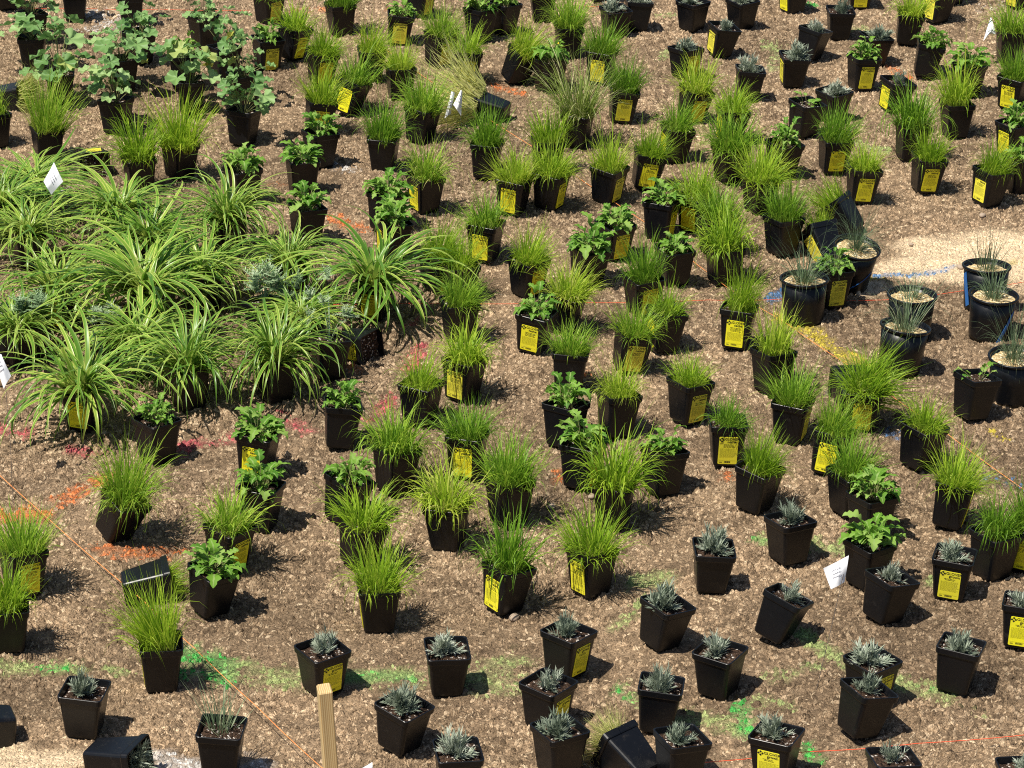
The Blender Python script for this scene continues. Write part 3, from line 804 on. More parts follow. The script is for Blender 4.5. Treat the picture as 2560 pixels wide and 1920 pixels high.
# ================================================================== EVERY POT ON THE BED
# kind, x and y of the pot's lowest visible corner, sideways lean, where the near edge divides the visible width,
# side that carries the yellow tag, foliage width and height (all measured on the photograph), label, extras
GRP = {'G': ('potted_grass', 'potted grasses standing on the mulch'), 'M': ('potted_leafy_plant', 'potted plants with lobed green leaves'),
       'L': ('potted_lavender', 'potted silver lavenders'), 'A': ('potted_round_leaf_plant', 'potted plants with round scalloped leaves'),
       'V': ('potted_strap_leaf_plant', 'potted striped strap-leaf plants'), 'T': ('potted_thistle_plant', 'potted silvery spiny plants'),
       'F': ('round_potted_fescue', 'round pots of thin fescue'), 'W': ('potted_grass', 'potted grasses standing on the mulch')}
THINGS = [
# ---- round-leaved plants, top corner
('A', 8, 27, 0, .3, '', 90, 70, 'black pot with round leaves cut by the top corner of the bed'),
('A', 68, 103, 0, .35, '', 120, 95, 'largest round-leaf plant, big grey-green leaves hiding its black pot, second from the corner'),
('A', 160, 50, 2, .1, '', 60, 55, 'small round-leaf pot with one bare yellow stalk beside the white paint'),
('A', 70, 157, 0, .05, '', 105, 75, 'round-leaf plant in a face-on black pot just above the toppled pot with pale grass'),
('A', 131, 234, 0, .1, '', 135, 115, 'spreading round-leaf plant directly behind the tall grass tuft, shaded pot'),
('A', 283, 60, 0, .1, '', 70, 80, 'round-leaf plant in a black pot cut by the top edge, beside the white paint'),
('A', 298, 146, 2, .5, '', 90, 75, 'round-leaf plant between two others in its column, pot rim empty at one side'),
('A', 262, 206, 2, .3, '', 110, 85, 'round-leaf plant with a wide low fan of leaves, pot hidden behind the one in front'),
('A', 250, 299, 0, .72, '', 115, 115, 'round-leaf plant with a clear two-faced black pot, standing behind the toppled tagged pot'),
('M', 392, 198, 4, .1, '', 62, 72, 'upright feathery green plant among the round-leaf pots, narrow serrated leaves'),
('A', 440, 108, 0, .45, '', 75, 60, 'round-leaf plant with bare stalks and a small pale plant marker in its soil', dict(marker=1)),
('A', 410, 250, 2, .1, '', 130, 110, 'round-leaf plant with open soil showing, below the upright feathery plant'),
('A', 484, 182, 0, .4, '', 85, 95, 'pale lit round-leaf plant beside the feathery plant, dusty pot'),
('A', 525, 240, 0, .3, '', 90, 95, 'round-leaf plant whose leaves overlap the yellow tag behind it'),
('A', 522, 322, 4, .72, '', 125, 100, 'tall stalky round-leaf plant with a bald pot rim, nearest the open mulch'),
# ---- top band, left half
('G', 578, 56, 3, .5, 'R', 75, 30, 'grass pot cut by the top edge, tagged, next to the round-leaf plants'),
('M', 575, 160, 4, .35, 'R', 60, 60, 'tagged pot almost hidden by round leaves, frilly green leaves above the tag'),
('G', 625, 138, 12, .57, 'R', 95, 60, 'loose pale-green grass pot with its dusty tag on the shaded face, beside the round-leaf plants', dict(droop=1)),
('G', 735, 82, 0, .3, '', 95, 95, 'rich tall grass cut by the top edge at the start of the diagonal orange twine', dict(dark=1)),
('G', 800, 185, 3, .1, '', 85, 80, 'grass standing half behind another on the diagonal twine, dark pot showing at one edge'),
('G', 690, 190, 8, .3, 'R', 90, 62, 'low grass with yellow tag half covered by the blades of the grass in front'),
('G', 745, 258, 20, .65, 'L', 108, 75, 'wind-swept grass in a leaning pot with the bright tag speckled by blade shadows'),
('G', 682, 300, 12, .2, 'R', 98, 80, 'upright bright grass, face-on yellow tag, first pot above the dark lush clump'),
('M', 858, 103, 8, .06, 'R', 60, 45, 'small silvery leafy plant over a full face-on yellow tag near the top edge', dict(silver=1)),
('G', 905, 44, 5, .6, 'R', 60, 40, 'dark pot cut by the top edge with a narrow dull tag on its shaded side'),
('G', 945, 150, 8, .45, 'R', 90, 68, 'rounded grass tuft in a wide dark pot, tag partly covered by the next grass'),
('M', 1035, 97, 3, .5, '', 85, 85, 'broad light-green leafy plant near the top edge with pale drooping leaves'),
('M', 1085, 82, 5, .5, '', 60, 60, 'dark leafy plant tucked behind the broad light-green one at the top'),
('G', 1005, 190, 5, .1, 'R', 92, 62, 'spiky grass above a tag that is half buried in yellowed grass'),
('G', 862, 222, 3, .2, '', 85, 62, 'small yellow-green grass on the diagonal twine, pot hidden by the grass in front'),
('G', 905, 315, 8, .6, '', 110, 90, 'wide grass mound behind the tall one, tapered dark pot showing beside the yellowed grass'),
('G', 828, 373, 2, .85, '', 100, 120, 'tall dark-green grass with one pale stalk hanging down its black pot', dict(dark=1)),
('G', 1048, 392, 4, .85, '', 100, 96, 'tall clean grass in a face-on pot before the toppled pot with yellowed grass', dict(dark=1)),
('M', 688, 372, 4, .4, '', 95, 70, 'dark lush low clump without tag below the face-on tagged grass', dict(grassy=1)),
('M', 650, 428, 3, .25, '', 105, 66, 'lighter leafy clump immediately behind the big dark leafy pot, narrow pot face showing'),
('M', 660, 537, 4, .33, '', 98, 78, 'large dark tapered pot with a full leafy mound, standing just beyond the strap leaves'),
('M', 525, 448, 0, .4, '', 100, 95, 'dark feathery leafy plant rising out of the edge of the strap-leaf patch'),
('G', 915, 466, 4, .40, 'L', 102, 88, 'yellow-green drooping grass with just a corner of tag, beside the orange paint spot', dict(droop=1)),
('M', 830, 512, 6, .5, '', 110, 80, 'leafy plant in a tall leaning pot behind a smaller leafy pot with tag'),
('M', 845, 567, 5, .3, 'L', 100, 85, 'leafy plant whose tag is crossed by strap leaves hanging in front of it'),
('G', 1105, 190, 28, .35, '', 105, 85, 'grass in a strongly leaning black pot beside the tan weedy tuft'),
('G', 98, 360, 4, .3, '', 118, 150, 'tall upright grass tuft nearest the corner, behind the folded white flag', dict(tall=1)),
('G', 300, 420, 0, .3, '', 120, 100, 'loose arching grass in front of the toppled pot with the tag on top', dict(droop=1)),
('G', 385, 394, 4, .5, '', 140, 115, 'broad fountain of grass over a shaded pot above the strap-leaf patch', dict(tall=1)),
('G', -15, 330, 0, .4, '', 60, 70, 'sliver of grass at the picture edge level with the tall upright tuft'),
# ---- top band, middle
('G', 1172, 52, 0, .1, '', 60, 40, 'black pot half hidden beside a taller grass at the top, pale stalk curling on it'),
('G', 1225, 130, 4, .15, '', 100, 85, 'tall soft grass near the top edge, dark pot showing below, beyond the weedy tuft', dict(tall=1)),
('M', 1185, 205, 3, .5, '', 85, 85, 'leafy plant with one yellow flower spot between the leaning pot and the weedy tuft', dict(flower=1)),
('W', 1245, 324, 3, .75, '', 185, 150, 'big weedy tan-green tuft with straw stalks arching over its neighbours'),
('G', 1180, 390, 4, .2, '', 105, 100, 'yellow-green grass growing against the weedy tuft, pot nearly hidden'),
('G', 1185, 462, 6, .65, 'R', 108, 85, 'grass pot with a narrow shaded tag, second below the weedy tuft'),
('G', 1295, 188, 5, .75, 'L', 92, 72, 'grass pot whose face-on tag is streaked with blade shadows above the weedy tuft'),
('L', 1328, 88, 2, .3, '', 44, 34, 'tiny lavender tilted behind a taller tagged lavender pot at the top'),
('L', 1375, 73, 5, .10, 'L', 50, 30, 'face-on lavender pot with a sliver of yellow tag on its side, top edge'),
('L', 1298, 9, 0, .2, '', 40, 30, 'pot base cut off by the top edge beside red twine'),
('G', 1340, 272, 8, .1, 'R', 84, 82, 'dark upright grass with a yellow tag crossed by straw stalks', dict(dark=1)),
('L', 1495, 73, 2, .5, '', 46, 20, 'big square lavender pot seen corner-on at the top edge, no tag'),
('L', 1602, 68, 2, .42, '', 46, 26, 'corner-on untagged lavender pot with a thin wire in front, top edge'),
('L', 1553, 129, 12, .28, 'L', 40, 30, 'lavender pot with the bright full tag on its near face, below the big untagged pot'),
('L', 1480, 178, 2, .45, 'R', 52, 36, 'lavender with a dull tag partly behind the bright grass in front'),
('G', 1492, 272, 12, .3, 'R', 98, 80, 'round bright grass, dusty tag on its shaded side, in front of the dull-tagged lavender'),
('L', 1615, 222, 6, .06, '', 52, 44, 'lavender in a plain dark face-on pot between two grasses and other lavenders'),
('G', 1575, 318, 8, .2, 'L', 92, 58, 'low combed-over grass with a thin bright strip of tag on its lit side'),
('G', 1455, 357, 8, .2, 'L', 95, 75, 'dense rounded grass, only a corner of yellow tag at one rim, beside the dusty-tagged grass'),
('G', 1390, 417, 14, .1, 'R', 90, 66, 'grass in a leaning pot with a fully visible tag, between two darker grass pots'),
('G', 1310, 447, 6, .6, 'R', 98, 96, 'tall bright grass in a corner-on black pot with the tag on its narrow shaded face'),
('G', 1575, 402, 3, .4, '', 120, 85, 'hindmost grass of the dense cluster, no pot visible'),
('G', 1500, 508, 3, .6, 'L', 118, 92, 'grass of the dense cluster that shows a whole bright tag on its pot'),
('G', 1640, 470, 4, .4, '', 125, 90, 'broad grass in the heart of the dense cluster, pot hidden'),
('G', 1545, 562, 5, .4, 'R', 120, 85, 'arching grass of the dense cluster with the lower end of a tag showing', dict(droop=1)),
('G', 1690, 560, 3, .4, '', 100, 120, 'tall dark grass of the dense cluster beside the toppled pots', dict(dark=1)),
('G', 1562, 622, 4, .3, '', 125, 90, 'drooping grass of the dense cluster over a shaded pot at the twine', dict(droop=1)),
('G', 1590, 762, 6, .8, 'L', 92, 105, 'tall upright grass with a full bright tag, nearest pot below the dense cluster', dict(tall=1)),
# ---- top band, right
('L', 1712, 35, 3, .35, 'L', 44, 30, 'lavender pot at the top edge with a bright tag beside a green paint dab'),
('L', 1855, 22, 3, .1, 'R', 44, 30, 'pot behind the spire lavender, only the lower end of its tag showing'),
('L', 1812, 90, 3, .06, '', 32, 52, 'tallest lavender spire, plain face-on pot near the top edge', dict(up=1)),
('L', 1748, 138, 14, .58, '', 48, 34, 'untagged lavender in a wide dark corner-on pot, leaning, near the top'),
('L', 1710, 192, 6, .12, 'L', 60, 46, 'full lavender in a face-on pot, thin tag sliver, beside the leaning untagged lavender'),
('L', 1885, 150, 8, .3, '', 52, 34, 'lavender almost hidden behind a bright leafy plant with tag'),
('M', 1860, 204, 6, .25, 'R', 70, 62, 'bright upright leafy plant with a big tag, in front of a hidden lavender'),
('L', 1928, 249, 12, .33, 'L', 36, 40, 'small lavender on a tilted pot with a full bright tag, beside the tagged leafy plant'),
('L', 1800, 272, 2, .45, '', 52, 34, 'lavender in a broad shallow-looking corner-on pot partly behind a grass'),
('M', 1735, 302, 8, .38, '', 70, 34, 'nearly bare leafy pot with few leaves flopping over its edge', dict(sparse=1)),
('G', 1958, 101, 8, .95, '', 82, 66, 'yellow-green grass at the top with blades hanging over a plain pot', dict(droop=1)),
('G', 2022, 57, 10, .40, 'L', 70, 40, 'tagged pot at the top edge beside the long shadow, bright tag on its lit face'),
('G', 2055, 18, 3, .5, '', 60, 40, 'dark pot corner behind the tagged pot at the top edge'),
('M', 1996, 175, 14, .92, '', 86, 70, 'yellowish leafy plant in a plain tapered face-on pot, above the drooping grass', dict(yellow=1)),
('G', 2180, 143, 4, .1, '', 100, 80, 'grass beside the white flag in the top corner', dict(droop=1)),
('G', 2202, 27, 4, .4, 'L', 60, 40, 'pot with yellow tag cut by the top right corner'),
('G', 2187, 243, 4, .6, 'L', 80, 70, 'grass at the picture edge with a shaded tag below the flag corner'),
('M', 2090, 216, 4, .5, '', 95, 62, 'leafy plant with a wide flat top directly behind the big drooping grass'),
('G', 2064, 304, 3, .2, '', 100, 108, 'big drooping yellow-green grass over a narrow black pot, upper side', dict(droop=1)),
('G', 1965, 353, 6, .2, '', 118, 96, 'arching grass with bent seed tips behind a tagged grass', dict(droop=1)),
('G', 1998, 424, 8, .18, 'R', 86, 74, 'grass with a full shaded tag in front of the arching grass with bent tips'),
('G', 2133, 455, 10, .40, 'L', 84, 74, 'grass with a very bright tag on its lit face near the picture edge'),
('M', 2188, 350, 3, .4, 'L', 80, 90, 'leafy plant at the picture edge with a yellow tag leaning out of its leaves'),
('M', 2200, 425, 4, .3, '', 70, 50, 'lower leafy pot at the picture edge behind the grass with the very bright tag'),
('G', 1798, 381, 6, .18, 'R', 96, 80, 'full round grass with a shaded tag standing alone above a paler grass'),
('G', 1858, 447, 8, .15, 'R', 90, 66, 'lighter grass with a shaded tag just above the toppled black pots'),
('M', 1688, 393, 6, .4, '', 80, 75, 'drooping dark leafy plant beside the dense grass cluster'),
# ---- strap-leaf patch
('V', 5, 520, 0, .3, '', 210, 90, 'strap-leaf plant cut by the picture edge at the upper end of the patch'),
('V', 75, 470, 0, .3, '', 240, 70, 'strap-leaf plant with long leaves lying flat behind the folded flag', dict(flat=1)),
('V', 60, 590, 0, .3, '', 210, 90, 'strap-leaf plant second down along the picture edge, dense arching mound'),
('V', 255, 540, 0, .3, '', 250, 100, 'strap-leaf plant at the back of the patch with bare mulch behind it'),
('V', 492, 560, 0, .4, '', 200, 130, 'upright strap-leaf plant at the back corner of the patch, dark pot below', dict(up=1)),
('V', 322, 600, 0, .3, '', 250, 95, 'strap-leaf plant in the middle of the patch with pale inner leaves'),
('V', 125, 716, 0, .8, 'L', 235, 125, 'strap-leaf plant with an upright shaded tag in the back half of the patch'),
('V', 312, 715, 0, .3, '', 350, 150, 'widest strap-leaf plant, starburst in the centre of the patch'),
('V', 440, 680, 0, .4, '', 220, 100, 'strap-leaf plant between the starburst and the silvery spiny plants'),
('V', 628, 657, 0, .3, '', 170, 110, 'strap-leaf plant at the edge of the patch below the large leafy pot'),
('V', 805, 697, 4, .8, 'L', 270, 140, 'strap-leaf plant with a bright tag standing apart from the patch on the open mulch'),
('V', 178, 938, 2, .78, 'L', 300, 150, 'front strap-leaf plant with the bright tag and the longest pale leaves'),
('V', 405, 895, 0, .4, '', 240, 150, 'front strap-leaf plant with leaves hanging straight down over a dark pot'),
('V', 592, 880, 2, .4, '', 230, 150, 'front strap-leaf plant at the corner of the patch, wide black pot'),
('V', 655, 770, 0, .4, '', 200, 85, 'low strap-leaf plant beside the toppled tagged pot', dict(flat=1)),
('V', 300, 830, 0, .4, '', 230, 90, 'strap-leaf plant wedged between the two front ones, pot buried'),
('V', 40, 800, 0, .4, '', 200, 90, 'strap-leaf plant at the picture edge above the white flag'),
('T', 572, 748, 0, .5, 'R', 75, 85, 'silvery spiny plant with a yellow tag seen edge-on, deep in the patch'),
('T', 632, 745, 0, .5, '', 65, 60, 'small silvery spiny plant beside the edge-on tag'),
('T', 708, 830, 4, .3, '', 130, 130, 'tall stemmed silvery spiny plant in a plain pot in front of the toppled tagged pot', dict(tall=1)),
('T', 70, 788, 0, .3, '', 75, 60, 'silvery spiny plant near the picture edge beside the shaded tag'),
('T', 222, 800, 0, .3, '', 80, 50, 'silvery spiny plant between starburst and front strap-leaf plant'),
# ---- middle
('G', 945, 642, 4, .5, 'R', 98, 82, 'grass with a shadowed tag behind the tip of the hanging strap leaves'),
('G', 1045, 574, 4, .72, 'L', 112, 76, 'grass with a crisp bright tag on a dark pot, alone below the orange paint'),
('G', 1105, 472, 6, .7, 'L', 105, 74, 'grass whose tag corner shows above the grass with the crisp bright tag'),
('G', 992, 662, 2, .3, '', 95, 75, 'uppermost of three grasses stacked behind one another at the horizontal twine'),
('G', 990, 747, 3, .25, '', 100, 76, 'middle one of the three stacked grasses, black pot edge showing'),
('G', 997, 878, 6, .6, 'L', 122, 82, 'wide yellow-green grass at the foot of the stacked row, bright tag at one side', dict(droop=1)),
('G', 905, 928, 4, .68, '', 106, 76, 'grass with a sunlit brown side and plain black face, in front of the stacked row'),
('G', 1138, 650, 4, .5, 'R', 102, 78, 'round grass with a shaded tag at the horizontal twine, beside a leafy mound'),
('M', 1325, 570, 4, .4, 'R', 88, 62, 'leafy plant behind the big leafy mound, part of a tag showing'),
('M', 1268, 627, 6, .4, '', 122, 88, 'biggest leafy mound with pale leaves hanging over its black pot'),
('M', 1425, 527, 4, .7, 'R', 102, 62, 'leafy plant on the diagonal twine with a thin strip of tag'),
('M', 1455, 626, 2, .3, '', 70, 56, 'leafy plant behind a bright grass, square pot side showing at its right'),
('G', 1388, 690, 2, .35, 'R', 98, 100, 'tall yellow-green grass with its tag partly hidden at the horizontal twine'),
('G', 1215, 728, 12, .75, '', 112, 76, 'windswept grass behind the tagged leafy pot, sunlit brown pot side'),
('M', 1150, 770, 8, .72, 'L', 95, 74, 'leafy plant with the sharpest large yellow tag, in the centre of the bed'),
('G', 1430, 772, 9, .25, 'L', 95, 68, 'grass with a side-on tag strip directly behind the grass with a dusty tag'),
('G', 1355, 815, 14, .2, 'R', 104, 70, 'low dark-green grass in a leaning pot with a dusty shaded tag'),
('G', 1228, 855, 5, .9, '', 110, 70, 'dark low grass in a plain black pot just behind a leafy pot', dict(dark=1)),
('G', 1485, 927, 6, .42, 'R', 98, 66, 'grass in a corner-on pot, dull tag on the shaded face, alone on the mulch'),
('G', 1668, 862, 3, .4, '', 108, 108, 'tall drooping grass, pot unseen, behind the grass with a tag on its shaded edge', dict(droop=1)),
# ---- toppled-pot corner and round pots
('F', 1835, 636, 12, 0, '', 95, 75, 'round fescue pot leaning against the toppled black pots, blue tape at its foot', dict(tape=1, fore=10)),
('F', 1738, 708, 0, 0, '', 130, 78, 'round pot with a draping grey-green fescue wig, beside the small leafy plant', dict(var=0)),
('F', 1968, 745, 2, 0, '', 70, 48, 'round pot with the widest open tan gravel and a small central tuft', dict(var=1)),
('F', 1945, 822, 10, 0, '', 125, 85, 'round pot with fescue blowing to one side, in front of the open gravel pot', dict(var=3)),
('F', 2130, 684, 2, 0, '', 75, 85, 'round pot with stiff upright straw stalks on the pale sand', dict(var=2, tape=2)),
('F', 2142, 742, 4, 0, '', 95, 70, 'round pot with a slanting blue tape down its side', dict(var=3, tape=3)),
('F', 2190, 880, 0, 0, '', 110, 95, 'round fescue pot cut by the picture edge behind the nearly bare leafy pot', dict(var=0)),
('M', 1795, 672, 4, .3, 'R', 86, 70, 'small leafy plant with thick leaves and a narrow tag squeezed between two round pots'),
('M', 2100, 921, 10, .35, '', 84, 60, 'leafy plant in a plain wide black pot below the slanting blue tape', dict(sparse=1)),
('G', 1862, 938, 5, .85, 'L', 130, 82, 'grass with a bright tag and long blades spilling sideways over the mulch', dict(spill=1)),
# ---- lower left
('M', 550, 1042, 8, .75, 'L', 125, 80, 'leafy plant with a bright tag behind another leafy plant, below the strap-leaf patch'),
('M', 558, 1158, 6, .75, '', 122, 80, 'leafy plant directly in front of the bright-tagged leafy one, plain pot'),
('M', 335, 1012, 3, .5, '', 85, 66, 'leafy plant peeking out behind the leaning tall grass'),
('G', 238, 1182, 34, .48, '', 150, 140, 'tall grass in a strongly tilted big black pot beside the orange paint', dict(tall=1, fore=8)),
('G', 488, 1248, 8, .55, 'R', 140, 85, 'arching grass behind the leafy plant, shaded tag on its side', dict(droop=1)),
('M', 448, 1345, 14, .45, '', 140, 80, 'yellow-green leafy plant in a big corner-on pot beside the toppled black pot', dict(yellow=1)),
('G', 45, 1302, 3, .4, 'R', 140, 95, 'back grass at the picture edge with a half hidden dull tag'),
('G', 15, 1418, 3, .15, '', 120, 105, 'front grass at the picture edge in a large shaded pot', dict(droop=1)),
('M', 730, 980, 10, .1, '', 96, 72, 'leafy plant with two tall ears in a tapered face-on pot near the pink paint'),
('M', 737, 1148, 16, .47, '', 98, 78, 'leafy plant in a leaning corner-on pot, sunlit brown right face'),
('G', 850, 1080, 6, .45, '', 150, 96, 'wide grass with hanging blades in a black corner-on pot, left of the tagged pair', dict(droop=1)),
('G', 1005, 1046, 4, .8, 'L', 128, 78, 'dark grass beside a bright tag on a pot it does not cover', dict(dark=1)),
('G', 1098, 1150, 3, .5, '', 140, 110, 'big grass mound on a corner-on black pot, below the uncovered bright tag', dict(dark=1)),
('G', 968, 1200, -3, .75, '', 150, 98, 'spreading grass on a pot with a small foot, one long blade hanging down', dict(droop=1)),
('G', 772, 1240, 12, .4, '', 150, 86, 'grass with long side blades directly behind the grass with the side-on bright tag', dict(droop=1)),
('G', 815, 1371, 2, .13, 'L', 140, 108, 'grass in a face-on black pot with a narrow very bright tag on its lit side'),
('G', 1085, 1340, 12, .45, 'L', 145, 120, 'grass in a corner-on pot with a bright tag beside a round pebble', dict(droop=1)),
('M', 1218, 982, 4, .6, '', 104, 90, 'leafy plant with upright ears in an open black pot behind a tagged leafy pot'),
('M', 1255, 1070, 4, .65, 'R', 128, 82, 'leafy plant with a tag on its shaded face, touching the fountain grass'),
('G', 1330, 957, 6, .3, '', 98, 72, 'compact bright grass on a plain tapered pot above the leafy trio'),
('M', 1430, 1083, 5, .35, '', 104, 66, 'leafy plant in a plain corner-on pot right behind the fountain grass'),
('G', 1325, 1150, 3, .8, '', 165, 120, 'large fountain grass between two leafy pots, sunlit thin pot side', dict(droop=1)),
('G', 1568, 1013, 3, .04, 'R', 96, 62, 'short grass above the most head-on yellow tag, orange paint at its foot'),
('G', 1630, 1118, 10, .55, '', 105, 92, 'upright grass on a plain corner-on black pot below the most head-on tag'),
('G', 1275, 1302, 3, .45, 'L', 150, 112, 'bushy grass in a corner-on pot with a bright tag, in front of the fountain grass'),
# ---- lower right
('G', 1708, 968, 4, .72, 'R', 118, 86, 'grass on a broad dark pot with the tag on its narrow shaded edge', dict(tall=1)),
('G', 1787, 1038, 14, .74, 'L', 114, 82, 'grass in a leaning pot with a wide bright tag shadowed by blades'),
('G', 1835, 1125, 3, .4, '', 118, 90, 'wispy grass behind the two stacked leafy plants', dict(dark=1)),
('M', 1880, 1182, 4, .4, '', 124, 92, 'rear one of two stacked leafy plants with grey-green upright leaves'),
('M', 1872, 1283, 6, .45, '', 140, 96, 'front one of two stacked leafy plants, one leaf hanging beside the white flag'),
('G', 1985, 1027, 10, .48, '', 108, 76, 'grass on a plain corner-on pot crossed behind by the diagonal twine'),
('G', 2050, 1155, 15, .75, 'R', 140, 88, 'grass in a leaning black pot with just the edge of a tag'),
('G', 2145, 1262, 6, .4, '', 110, 92, 'grass on a dark pot beside the tag at the picture edge', dict(droop=1)),
('G', 2215, 1245, 5, .7, 'L', 100, 110, 'tagged grass cut by the picture edge above the tagged lavender'),
('L', 1535, 1284, 6, .04, '', 72, 60, 'lavender in a tall plain face-on pot alone on the mulch'),
('L', 1705, 1232, 2, .37, '', 64, 56, 'lavender in a big dusty corner-on pot beside the pale green paint'),
('L', 2055, 1305, 6, .78, 'L', 64, 50, 'lavender with a bright readable tag behind the picture-edge grasses'),
# ---- bottom band
('G', 345, 1500, 3, .12, 'L', 140, 150, 'tall bright grass on the orange twine beside vivid green paint, tag seen edge-on', dict(tall=1)),
('L', 178, 1600, 5, .88, '', 58, 60, 'lavender in a tall plain face-on pot behind the toppled lavender'),
('F4', 475, 1690, 4, .92, '', 78, 70, 'thin wispy grass in a square pot beside the white paint', dict(var=2)),
('L', 695, 1512, 2, .42, 'R', 66, 62, 'lavender with a tag right behind the wooden stake'),
('L', 962, 1508, 4, .12, '', 74, 52, 'rounded lavender in a face-on pot at the end of the green paint line'),
('L', 860, 1640, 12, .55, '', 74, 60, 'lavender in a leaning dirty pot, nearest one beside the wooden stake'),
('L', 985, 1738, 4, .15, '', 74, 72, 'lavender cut by the bottom edge below the leaning dirty pot'),
('L', 1425, 1416, 16, .45, '', 78, 66, 'bushy lavender in a dusty grey leaning corner-on pot'),
('L', 1222, 1480, 6, .55, 'R', 52, 56, 'lavender with a long shaded tag, upper one of a column of three'),
('L', 1180, 1592, 4, .56, 'R', 56, 52, 'lavender with tag, middle one of a column of three'),
('L', 1207, 1694, 2, .38, '', 82, 60, 'broad lavender at the bottom edge, lowest one of a column of three'),
('L', 1418, 1595, 9, .88, '', 62, 60, 'lavender in a plain narrow pot directly behind the toppled pot with yellow grass'),
('L', 1553, 1519, 2, .62, '', 66, 56, 'lavender in a clean broad corner-on pot without dust or tag'),
('L', 1465, 1716, 8, .3, '', 56, 52, 'lavender in front of the toppled pot, at the end of the red twine'),
('L', 1675, 1708, 2, .68, 'L', 66, 52, 'lavender with a bright tag at the bottom edge on the red twine'),
('L', 1668, 1405, 34, .62, '', 58, 50, 'lavender in the most tilted standing pot, bluish lit side, beside green paint'),
('L', 1908, 1361, 18, .42, '', 56, 46, 'lavender in a leaning scratched pot below the white flag'),
('L', 2065, 1513, 10, .73, '', 64, 50, 'lavender in a square pot with a sharp dark shadow, alone beside pale green paint'),
('L', 1880, 1537, 4, .45, 'R', 80, 50, 'broad lavender with a tag behind the leaning pot at the red twine'),
('L', 1855, 1613, 20, .35, '', 52, 52, 'lavender in a leaning notched pot whose rim crosses the tag behind'),
('L', 2207, 1415, 6, .8, 'L', 60, 40, 'lavender with a large bright tag cut by the picture edge'),
('L', 1925, 1762, 4, .15, '', 50, 50, 'lavender at the bottom edge below the red twine'),
('L', 2205, 1778, 2, .1, '', 50, 40, 'pot rim in the bottom right corner'),
]

# ================================================================== PLACING THE POTS
count = {}
BASES = []
def nxt(key, lst):
    i = count.get(key, 0); count[key] = i + 1
    return lst[i % len(lst)]

def tilt_matrix(lat, fore):
    return Matrix.Rotation(lat, 4, 'Y') @ Matrix.Rotation(fore, 4, 'X')

def add_tag(root, face, prints):
    rz = 0 if face == 'R' else -math.pi / 2
    t = link('tag', TAG_ME, root, rot=(0, 0, rz), loc=(0, 0, random.uniform(-.004, .003)))
    t.rotation_euler.x = random.uniform(-.012, .0)
    link('print', prints, t)

def square_pot(root, tag='', prints=None, soil=None):
    p = link('pot', POT_ME, root); link('rim', RIM_ME, p)
    s = link('soil', soil or nxt('soil', SOILS), root, rot=(0, 0, random.choice((0, 1, 2, 3)) * math.pi / 2))
    if tag:
        add_tag(root, tag, prints)

def leaves(root, lib, n, z, sx, sz, r=random, th_spread=None, r0=.008, tilt=.0):
    for k in range(n):
        me = lib[r.randrange(len(lib))]
        az = k * 2.399963 + r.uniform(-.4, .4)
        q = r0 * math.sqrt(r.random())
        f = r.uniform(.8, 1.15)
        link('leaf', me, root, loc=(q * math.cos(az), q * math.sin(az), z + r.uniform(-.004, .006)), rot=(r.gauss(0, .10), tilt * r.random() + r.gauss(0, .08), az), scale=(sx * f, sx * f, sz * f))

